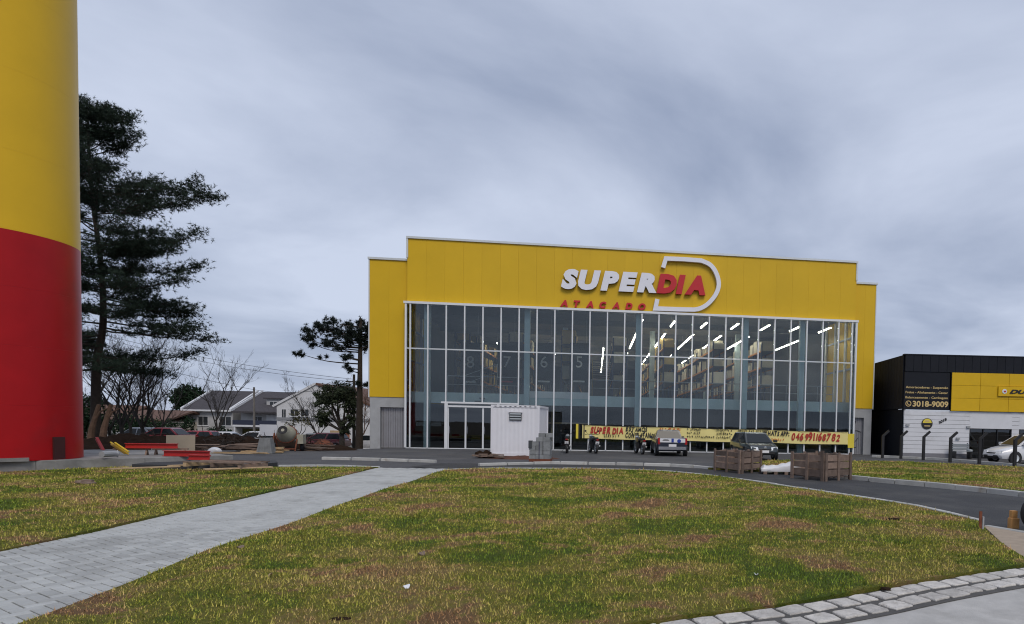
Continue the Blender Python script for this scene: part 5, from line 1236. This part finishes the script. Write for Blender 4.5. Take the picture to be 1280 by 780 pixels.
# balcony house
Y = 84; f = frame_of(Y); x0, ze = f(293, 515); x1, _ = f(346, 516); g0 = gz(x0, Y); _, zr = frame_of(Y + 6)(345, 492)
h2 = empty('balcony_house', (x0, Y, g0), 0, 'white house with a dark balcony rail and dormer', 'house'); w = x1 - x0; ze -= g0; zr -= g0
MB().b2(0, w, 1.2, 11, -.5, ze).build('wall', 'house_gray', h2)
MB().prism([(-.3, ze - .1), (6, zr), (12, ze - .1), (12, ze + .1), (6, zr + .22), (-.3, ze + .12)], -.1, w + 2.6, 'X').build('roof', 'roof_dark', h2)
MB().prism([(-.5, ze + .05), (6, zr + .15), (6, zr + .45), (-.5, ze + .35)], -.25, -.11, 'X').build('parapet', 'house_white', h2)
zb_ = f(300, 526)[1] - g0; zb2 = f(300, 531)[1] - g0
MB().b2(-.2, w, -.1, 1.19, zb2 - .25, zb2).build('balcony_slab', 'house_white', h2); MB().b2(-.2, w, -.1, -.02, zb2 + .003, zb_ + .1).build('balcony_rail', 'rail_navy', h2)
win(h2, w * .28, w * .52, zb2 + .3, ze - .5, 1.19); MB().b2(w * .62, w * .97, 1.14, 1.2, zb2, ze - .3).build('white_panel', 'house_white', h2)
MB().b2(w * .05, w * .55, 1.1, 1.2, .1, zb2 - .5).build('garage_door', 'leaf_olive', h2); MB().b2(-.1, .12, -.05, 1.0, -.3, zb2 - .26).build('post', 'house_white', h2); MB().b2(w - .1, w + .1, -.05, 1.0, -.3, zb2 - .26).build('post', 'house_white', h2)
dm = MB().b2(w * .55, w * 1.15, 1.8, 4.5, ze + .6, ze + 1.85).build('dormer', 'house_gray', h2); MB().b2(w * .5, w * 1.2, 1.5, 4.6, ze + 1.86, ze + 2.0).build('dormer_roof', 'roof_dark', dm)
win(h2, w * .62, w * .83, ze + .85, ze + 1.55, 1.79); win(h2, w * .88, w * 1.1, ze + .85, ze + 1.55, 1.79)
# white gable house
Y = 74; f = frame_of(Y); x0, _ = f(346, 540); g0 = gz(x0, Y); e = empty('white_gable_house', (x0, Y, g0), 0, 'white house with a broad gable wall behind the round tree', 'house')
def q_(x, y): a, b = f(x, y); return a - x0, b - g0
A, B_, Cc = q_(346, 507), q_(395, 481), q_(463, 508); w = Cc[0]
MB().prism([(0, -.5), (w, -.5), (w, Cc[1]), B_, (0, A[1])], 0, 14).build('wall', 'house_white', e)
def slab(p, q, nm):
    d = Vector((q[0] - p[0], q[1] - p[1])).normalized(); n = Vector((-d.y, d.x)); n = n if n.y > 0 else -n; p2, q2 = Vector(p) - d * .4, Vector(q)
    MB().prism([tuple(p2 + n * .01), tuple(q2 + n * .01), tuple(q2 + n * .25), tuple(p2 + n * .25)], -.15, 14.2).build(nm, 'roof_brown' if nm == 'roof' else 'house_white', e)
slab(A, B_, 'roof_edge'); slab(Cc, B_, 'roof')
for a, b, c, d in ((352, 358, 511, 526), (363, 373.5, 511, 520.5), (376, 386.5, 511, 520.5)):
    l, t = q_(a, c); r_, bt = q_(b, d); win(e, l, r_, bt, t)
l, t = q_(347, 521.5); r_, bt = q_(462, 527); MB().b2(l, r_, -.12, -.05, bt, t).build('band', 'house_band', e)
for a, b, c, d, m in ((413, 425, 538, 553, 'pale_wood'), (432, 437, 541, 554, 'house_brick')):
    l, t = q_(a, c); r_, bt = q_(b, d); MB().b2(l, r_, -.08, -.01, bt, t).build('door' if m != 'pale_wood' else 'shutter', m, e)
l, t = q_(392, 540); r_, bt = q_(393.5, 546); MB().b2(l, r_, -.06, -.01, bt, t).build('house_lamp', 'black_paint', e)
# houses seen beside the store edge
Y = 92; f = frame_of(Y); x0, _ = f(436, 540); g0 = gz(x0, Y); e = empty('brick_house', (x0, Y, g0), 0, 'reddish brick house beyond the araucaria trunk', 'house')
z_, zt_ = q_(440, 524)[1], q_(455, 507)[1]; MB().b2(0, 7, 0, 8, -.5, z_).build('wall', 'house_white', e); MB().prism([(-.4, z_), (4, zt_ + .8), (8.4, z_), (8.4, z_ + .2), (4, zt_ + 1.05), (-.4, z_ + .2)], -.3, 7.3, 'X').build('roof', 'house_brick', e)
win(e, .8, 2.2, z_ - 2, z_ - .8); win(e, 3.5, 5, z_ - 2, z_ - .8); win(e, 1.2, 2.4, .6, 1.8); MB().b2(4, 5.2, -.05, 0, 0, 2.1).build('door', 'house_brick', e)
# low houses at far left
for i, (a, b, yt, ye, Y, m, rm, lab) in enumerate(((150, 208, 515, 526, 80, 'house_cream', 'roof_brown', 'low cream house with brown roof behind the bare trees'), (85, 152, 508, 524, 92, 'house_cream', 'roof_brown', 'cream house hidden behind the pine trunk'), (40, 100, 500, 520, 100, 'house_white', 'roof_dark', 'pale house mostly hidden by the water tower'))):
    f = frame_of(Y); x0, ze = f(a, ye); x1, zr = f(b, yt); g0 = gz(x0, Y); e = empty('low_house', (x0, Y, g0), 0, lab, 'house'); w = x1 - x0; ze -= g0; zr -= g0
    MB().b2(0, w, 0, 8, -.5, ze).build('wall', m, e); MB().prism([(-.6, ze), (4, zr), (8.6, ze), (8.6, ze + .2), (4, zr + .25), (-.6, ze + .2)], -.4, w + .4, 'X').build('roof', rm, e)
    for k in range(3): win(e, w * (.12 + .3 * k), w * (.27 + .3 * k), ze - 1.6, ze - .5)
# garden wall along the street
Y = 70; e = empty('garden_wall', (-75, Y, gz(-75, Y)), 0, 'low grey garden wall along the far street', 'wall'); MB().b2(0, 26, 0, .2, -.4, 1.3).build('wall_panel', 'house_gray', e); MB().b2(0, 26, -.03, .23, 1.303, 1.36).build('coping', 'house_white', e)

# ------------------------------------------------------------------ trees
def tufts(C0, n_per, rad, wid, flat=1.0, seed=0, up=.25):
    """needle tufts: thin triangles radiating from each centre"""
    r_ = np.random.default_rng(seed); C0 = np.asarray(C0); N = len(C0) * n_per; c = np.repeat(C0, n_per, 0)
    d = r_.normal(size=(N, 3)); d[:, 2] = d[:, 2] * flat + up; d /= np.linalg.norm(d, axis=1)[:, None]
    s = np.cross(d, r_.normal(size=(N, 3))); s /= np.linalg.norm(s, axis=1)[:, None]
    l = rad * r_.uniform(.55, 1.15, N)[:, None]; w = wid * r_.uniform(.6, 1.3, N)[:, None]
    o = c + d * l * .05; V = np.stack([o - s * w, o + s * w, o + d * l], 1).reshape(-1, 3); return V, np.arange(len(V)).reshape(-1, 3)
def limb_pts(a, dirv, length, n, droop, r_, wob=.12, curl=.0):
    p = Vector(a); d = Vector(dirv).normalized(); out = [p.copy()]
    for i in range(n):
        t = i / n; d = (d + Vector((r_.normal() * wob, r_.normal() * wob, -droop / n + curl * t / n * 2 + r_.normal() * wob * .5))).normalized(); p = p + d * (length / n); out.append(p.copy())
    return out
# big pine behind the tower
r_ = np.random.default_rng(21)
pb0 = at(119, 552, 36); bz_ = gz(pb0.x, 36); top = at(108, 133, 36); H_ = top.z - bz_
pine = empty('pine_tree', (pb0.x, 36, bz_), 0, 'tall dark pine with layered boughs behind the water tower', 'tree')
tr_pts = [(0, 0, -.3), (.05, 0, H_ * .1), (.15, 0, H_ * .25), (at(129, 410, 36).x - pb0.x, 0, H_ * .37), (at(126, 330, 36).x - pb0.x, 0, H_ * .55), (-.1, .1, H_ * .75), (-.3, .1, H_)]
tp = smoothpoly(tr_pts, 6); MB().tube(tp, [.27 - .22 * i / (len(tp) - 1) for i in range(len(tp))], 12).build('trunk', 'bark', pine, smooth=True)
def trunk_at(z):
    for a, b in zip(tp, tp[1:]):
        if b.z >= z: return a.lerp(b, (z - a.z) / max(1e-6, b.z - a.z))
    return tp[-1]
br = MB(); cen = []
prof_p = [(.22, 3.6), (.27, 4.8), (.33, 5.6), (.40, 4.9), (.50, 3.6), (.58, 4.6), (.67, 5.9), (.72, 5.6), (.80, 4.0), (.90, 2.9), (.97, 1.6), (1.0, .6)]
def prad(t):
    for (a, ra), (b, rb_) in zip(prof_p, prof_p[1:]):
        if a <= t <= b: return ra + (rb_ - ra) * (t - a) / (b - a)
    return .5
zz = H_ * .23
while zz < H_ * .985:
    t = zz / H_; rad = prad(t) * r_.uniform(.7, 1.04); az = r_.uniform(0, 2 * math.pi); base = trunk_at(zz); el = -.12 + .75 * max(0, t - .3)
    pts = limb_pts(base, (math.cos(az), math.sin(az), el), rad, 7, .22 if t < .5 else .05, r_, .09, .55)
    br.tube(pts, [max(.012, .06 * (1 - i / 8) * (1.2 - .7 * t)) for i in range(8)], 5)
    for i in range(2, 8):
        for s in range(4 if i < 7 else 5):
            a2 = az + r_.uniform(-1.3, 1.3); l2 = rad * r_.uniform(.1, .24) + .3
            sp = limb_pts(pts[i], (math.cos(a2), math.sin(a2), r_.uniform(-.05, .5)), l2, 3, .0, r_, .18, .6)
            br.tube(sp, [.02, .014, .01, .007], 3, False)
            for q in sp[1:]:
                for _ in range(4): cen.append(np.array(q) + r_.normal(size=3) * np.array([.2, .2, .11]))
    zz += H_ * r_.uniform(.006, .0105)
br.build('branches', 'bark', pine, fix=False)
V, F = tufts(cen, 13, .2, .014, .9, 3, .3); npmesh('needles', V, F, 'needle', pine)
# araucaria beside the store
r_ = np.random.default_rng(5); Y = 50
p0 = at(449, 558, Y); z0 = gz(p0.x, Y); tz = at(453, 398, Y).z - z0
ara = empty('araucaria_tree', (p0.x, Y, z0), 0, 'slender araucaria with clumped boughs beside the yellow store', 'tree')
tq = smoothpoly([(0, 0, -.3), (.02, 0, tz * .3), (.05, 0, tz * .6), (.1, 0, tz)], 5); MB().tube(tq, [.3 - .18 * i / (len(tq) - 1) for i in range(len(tq))], 10).build('trunk', 'bark', ara, smooth=True)
br = MB(); cen = []
def clump(p, rad, n):
    for _ in range(n):
        d = r_.normal(size=3); d /= np.linalg.norm(d); cen.append(np.array(p) + d * rad * r_.uniform(.2, 1) * np.array([1, 1, .75]))
heads = [(386, 412, .62), (384, 424, .6), (392, 431, .5), (389, 419, .6), (397, 406, .62), (401, 410, .6), (415, 402, .7), (417, 412, .9), (409, 413, .7), (422, 416, .8), (411, 427, .6), (409, 430, .45), (423, 435, .5), (430, 446, .4), (436, 446, .4), (374, 442, .5), (434, 406, .55), (438, 414, .75), (443, 421, .75), (433, 423, .6), (436, 429, .55), (446, 417, .7), (453, 404, .6), (456, 411, .6), (450, 424, .6), (457, 428, .6), (459, 420, .6), (459, 437, .5), (433, 458, .28), (437, 463, .3), (466, 410, .7), (472, 420, .8), (478, 412, .7), (470, 430, .7), (484, 424, .6), (462, 480, .3), (447, 479, .22), (458, 481, .25)]
for i, (a, b, s) in enumerate(heads):
    yy = r_.uniform(-1.6, 1.6) if a < 440 else r_.uniform(-.8, .8); P = at(a, b, Y + yy); q = Vector((P.x - p0.x, yy, P.z - z0))
    zb0 = max(tz * .35, min(tz * .97, q.z - .25 * abs(q.x) * .5 - .1)); base = Vector((.08, 0, zb0)); mid = base.lerp(q, .55) + Vector((0, 0, -.18 * abs(q.x) * .3))
    pts = smoothpoly([base, mid, q], 4); br.tube(pts, [.06 - .045 * k / (len(pts) - 1) for k in range(len(pts))], 5)
    clump(q, s, int(26 * s / .6))
for a, b in ((401, 447), (408, 446.5)): P = at(a, b, Y); clump((P.x - p0.x, 0, P.z - z0), .13, 5)
br.build('branches', 'bark', ara, fix=False)
V, F = tufts(cen, 26, .26, .022, 1.0, 9, .1); npmesh('foliage', V, F, 'araucaria_leaf', ara)
# leafy trees
def leaf_tree(name, label, px_, ybase, Y, crown, m, lr, nleaf, bark='bark_gray', seed=0, trunk_r=.16, cat='tree', holes=.0, group=None, z0=None):
    """crown: list of (px, py, radius m, depth offset)"""
    r_ = np.random.default_rng(seed); p0 = at(px_, ybase, Y); z0 = gz(p0.x, Y) if z0 is None else z0; e = empty(name, (p0.x, Y, z0), 0, label, cat, group)
    br = MB(); top = max(at(a, b, Y).z for a, b, *_ in crown) - z0; fork = Vector((0, 0, top * .32)); 
    MB().tube([(0, 0, -.3), (.03, 0, top * .16), tuple(fork)], [trunk_r * 1.25, trunk_r, trunk_r * .85], 9).build('trunk', bark, e, smooth=True)
    Vs = []
    for a, b, rad, dy_ in crown:
        P = at(a, b, Y + dy_); q = Vector((P.x - p0.x, dy_, P.z - z0)); mid = fork.lerp(q, .5) + Vector((r_.normal() * .2, r_.normal() * .2, -.1 * rad))
        pts = smoothpoly([fork, mid, q], 4); br.tube(pts, [trunk_r * .55 - trunk_r * .45 * k / (len(pts) - 1) for k in range(len(pts))], 5)
        ncl = max(8, int(rad * rad * 26))
        for _ in range(ncl):
            d = r_.normal(size=3); d /= np.linalg.norm(d); c = np.array(q) + d * rad * (r_.uniform(.15, 1) ** .5) * np.array([1, 1, .8])
            if r_.random() < .35: br.tube([tuple(q), tuple((np.array(q) + c) / 2 + r_.normal(size=3) * .05), tuple(c)], [.03, .018, .008], 3, False)
            n = int(nleaf); cc = c + r_.normal(size=(n, 3)) * rad * .17; nn = r_.normal(size=(n, 3)); nn /= np.linalg.norm(nn, axis=1)[:, None]
            s = np.cross(nn, r_.normal(size=(n, 3))); s /= np.linalg.norm(s, axis=1)[:, None]; t = np.cross(nn, s); k = lr * r_.uniform(.6, 1.3, n)[:, None]
            Vs.append(np.stack([cc - t * k, cc + s * k * .55, cc + t * k, cc - s * k * .55], 1).reshape(-1, 3))
    br.build('branches', bark, e, fix=False); Vv = np.concatenate(Vs); npmesh('foliage', Vv, np.arange(len(Vv)).reshape(-1, 4), m, e); return e
leaf_tree('round_tree', 'dark green round-crowned street tree before the white gable house', 427, 558, 52, [(402, 500, .7, 0), (408, 493, .8, .6), (416, 489, .85, -.5), (425, 488, .85, .5), (433, 491, .8, -.4), (439, 497, .7, .3), (441, 505, .55, 0), (412, 500, .75, 0), (422, 497, .8, .7), (431, 501, .75, -.6), (437, 511, .5, .2), (405, 515, .7, -.4), (402, 522, .6, 0), (408, 524, .5, .2), (406, 530, .35, 0), (434, 530, .6, -.2), (430, 537, .5, .1), (437, 524, .45, 0)], 'leaf_green', .09, 42, seed=11, trunk_r=.2)
leaf_tree('evergreen_tree', 'dark evergreen tree rising behind the grey house roof', 238, 545, 104, [(228, 496, 1.6, 0), (238, 493, 1.8, 0), (247, 496, 1.5, .5), (232, 503, 1.7, 0), (243, 503, 1.8, 0)], 'leaf_dark', .2, 30, seed=12)
leaf_tree('olive_shrub', 'thin olive-leaved small tree behind the cement mixer', 371, 558, 52, [(366, 523, .7, 0), (376, 525, .7, .2), (383, 530, .5, 0), (361, 530, .5, 0), (371, 518, .5, 0)], 'leaf_olive', .07, 9, seed=13, trunk_r=.08)
leaf_tree('dark_shrub', 'dark leafy shrub at the foot of the pine', 104, 553, 44, [(98, 520, 1.3, 0), (106, 505, 1.1, .5), (100, 535, 1.2, -.4), (112, 530, 1.0, .3)], 'leaf_dark', .1, 22, seed=14)
leaf_tree('palm_shrub', 'small bushy shrub before the low cream house', 235, 548, 66, [(234, 528, .8, 0), (233, 536, .8, .3), (213, 533, .9, 0)], 'leaf_dark', .1, 24, seed=15, trunk_r=.08)
leaf_tree('dark_shrub', 'dark bush behind the raised red beam', 160, 553, 52, [(150, 535, 1.0, 0), (162, 528, 1.1, .4), (172, 537, 1.0, 0), (145, 525, .9, 0)], 'leaf_dark', .1, 18, seed=17, trunk_r=.08)
leaf_tree('dark_shrub', 'dark bush before the low cream house', 190, 553, 62, [(185, 530, 1.0, 0), (196, 534, 1.0, .4), (205, 538, .8, 0)], 'leaf_dark', .1, 18, seed=18, trunk_r=.08)
leaf_tree('leafy_bush', 'dark bush below the grey house windows', 271, 552, 70, [(268, 541, .8, 0), (275, 540, .9, .3), (281, 543, .7, 0)], 'leaf_dark', .1, 24, seed=16, trunk_r=.08)
# bare trees
def bare_tree(label, px_, ybase, Y, ytop, spread, seed, stems=3, bark='bark_gray', r0=.11):
    r_ = np.random.default_rng(seed); p0 = at(px_, ybase, Y); z0 = gz(p0.x, Y); h = at(px_, ytop, Y).z - z0; e = empty('bare_tree', (p0.x, Y, z0), 0, label, 'tree', 'leafless trees on the left')
    MB().tube([(0, 0, -.2), (.03, .02, h * .12), (0, 0, h * .22)], [r0 * 1.3, r0, r0 * .9], 8).build('trunk', bark, e, smooth=True); br = MB()
    def grow(a, d, l, r, lev):
        pts = limb_pts(a, d, l, 4, -.12, r_, .1, .1); br.tube(pts, [max(.005, r * (1 - .17 * i)) for i in range(5)], 4 if lev < 2 else 3, False)
        if lev >= 5: return
        for k in range(4 if lev < 2 else (3 if lev < 4 else 2)):
            i = int(r_.integers(1, 5)); t = pts[i] - pts[i - 1]; dv = t.normalized() + Vector((r_.normal() * .55, r_.normal() * .55, r_.normal() * .3 + .3)); grow(pts[i], dv, l * r_.uniform(.42, .66), r * .52, lev + 1)
    for s in range(stems):
        a = 2 * math.pi * s / stems + r_.uniform(-.4, .4); grow((0, 0, h * .2), (math.cos(a) * spread, math.sin(a) * spread, 1), h * .62, r0 * .6, 0)
    br.build('branches', bark, e, fix=False); return e
bare_tree('leafless multi-stemmed tree right of the pine trunk', 152, 553, 40, 440, .42, 31, 4)
bare_tree('leafless tree with fanned twigs behind the red beam', 178, 553, 43, 452, .5, 32, 5)
bare_tree('leafless tree left of the low cream house', 137, 553, 46, 470, .5, 33, 4)
bare_tree('tall thin leafless tree just right of the pine', 163, 553, 48, 436, .3, 41, 4, r0=.1)
bare_tree('leafless tree behind the beige board', 198, 553, 50, 478, .5, 42, 4, r0=.1)
bare_tree('thin leafless tree before the grey house', 272, 553, 68, 468, .35, 34, 4, r0=.12)
bare_tree('leafless tree standing against the white gable wall', 398, 558, 58, 486, .6, 35, 4, r0=.08)
bare_tree('leafless tree beyond the dark utility pole', 452, 558, 60, 500, .5, 36, 4, 'bark_warm', .1)
# warm stub trunks near the pine foot
for px_, lab in ((112, 'brown leaning trunk left of the pine foot'), (127, 'brown leaning trunk right of the pine foot')):
    p = at(px_, 556, 35); r_ = empty('leaning_stump', (p.x, 35, gz(p.x, 35)), 0, lab, 'stump', 'leaning trunks by the pine'); MB().tube([(0, 0, -.2), (.15, 0, 1.0), (.45, .1, 2.3)], [.2, .15, .09], 8).build('trunk', 'bark_warm', r_, smooth=True); MB().tube([(.2, .02, 1.3), (.6, 0, 1.9), (1.0, 0, 2.1)], [.07, .05, .03], 6).build('branch', 'bark_warm', r_)

# ------------------------------------------------------------------ small things in the foreground
p = gp(1225, 666); sk = empty('rusty_stake', (p.x, p.y, 0), .2, 'rusty steel stake at the end of the lawn kerb', 'stake'); MB().box((0, 0, .17), (.05, .012, .36)).box((.02, .02, .17), (.012, .05, .36)).build('angle_bar', 'rust', sk); MB().box((.045, 0, .13), (.03, .03, .27)).build('grey_rod', 'galv', sk)
p = gp(1266.5, 660.5); wk = empty('timber_block', (p.x, p.y, 0), .15, 'upright orange-brown timber block at the road edge', 'block'); MB().chbox((0, 0, .09), (.15, .1, .18), .006).build('lower_piece', 'raw_wood', wk); MB().chbox((0, .01, .24), (.1, .08, .13), .006).build('upper_piece', 'raw_wood', wk)
p = gp(1297, 664); tg = empty('tyre', (p.x, p.y, .02), .2, 'black tyre cut off by the right edge of the photo', 'tyre'); MB().ring(.16, .28, -.08, .08, 24, (0, 0, .28)).build('tread', 'black_rubber', tg, smooth=True); MB().lathe([(.03, -.05), (.165, -.06), (.165, .06), (.03, .05)], 16, (0, 0, .28), 'Y').build('rim', 'galv', tg)
lit = [(508, 736, .11, 'white_plastic', 'white paper scrap on the lawn'), (945, 720, .05, 'white_plastic', 'tiny white scrap near the stone border'), (338, 721, .12, 'pale_wood', 'pale dry twig on the brown grass'), (527, 694, .13, 'old_wood', 'brown bark strip on the lawn'), (301, 686, .12, 'old_wood', 'dark clod beside the path')]
for a, b, s, m, lab in lit:
    p = gp(a, b, .06); mb = MB(); n = 7; loops = []
    for i in range(n):
        t = i / (n - 1); x = (t - .5) * s; z = .012 * math.sin(t * 5 + a); w = s * (.28 if m != 'pale_wood' else .08) * math.sin(math.pi * (t * .8 + .1))
        loops.append([(x, -w, z), (x, w, z + .01), (x, w, z + .016), (x, -w, z + .006)])
    o = mb.loft(loops).build('litter_scrap', m, None, loc=(p.x, p.y, .075), rot=(0, 0, a)); tag(o, lab, 'scrap')
p = gp(107, 604.5, .05); o = MB().chbox((0, 0, 0), (.42, .14, .05), .01).box((.06, 0, .045), (.2, .1, .04), .4).build('wood_offcut', 'old_wood', None, loc=(p.x, p.y, .08), rot=(0, .06, -.2)); tag(o, 'weathered wood offcut on the left lawn', 'wood')
for i, (a, b, s, lab) in enumerate(((1118, 651, .16, 'dark soil clod near the right kerb'), (1107, 736, .06, 'dark hole-like clod beside the stone border'), (425, 775, .09, 'small dark clod at the bottom of the lawn'))):
    p = gp(a, b, .05); bm = bmesh.new(); bmesh.ops.create_icosphere(bm, subdivisions=2, radius=s)
    for v in bm.verts: v.co = Vector((v.co.x, v.co.y * .7, v.co.z * .3)) * random.uniform(.75, 1.15)
    me = bpy.data.meshes.new('soil_clod'); bm.to_mesh(me); bm.free(); me.materials.append(MATS['soil']); o = bpy.data.objects.new('soil_clod', me); C.objects.link(o); o.location = (p.x, p.y, .05); tag(o, lab, 'clod', 'soil clods on the lawn')
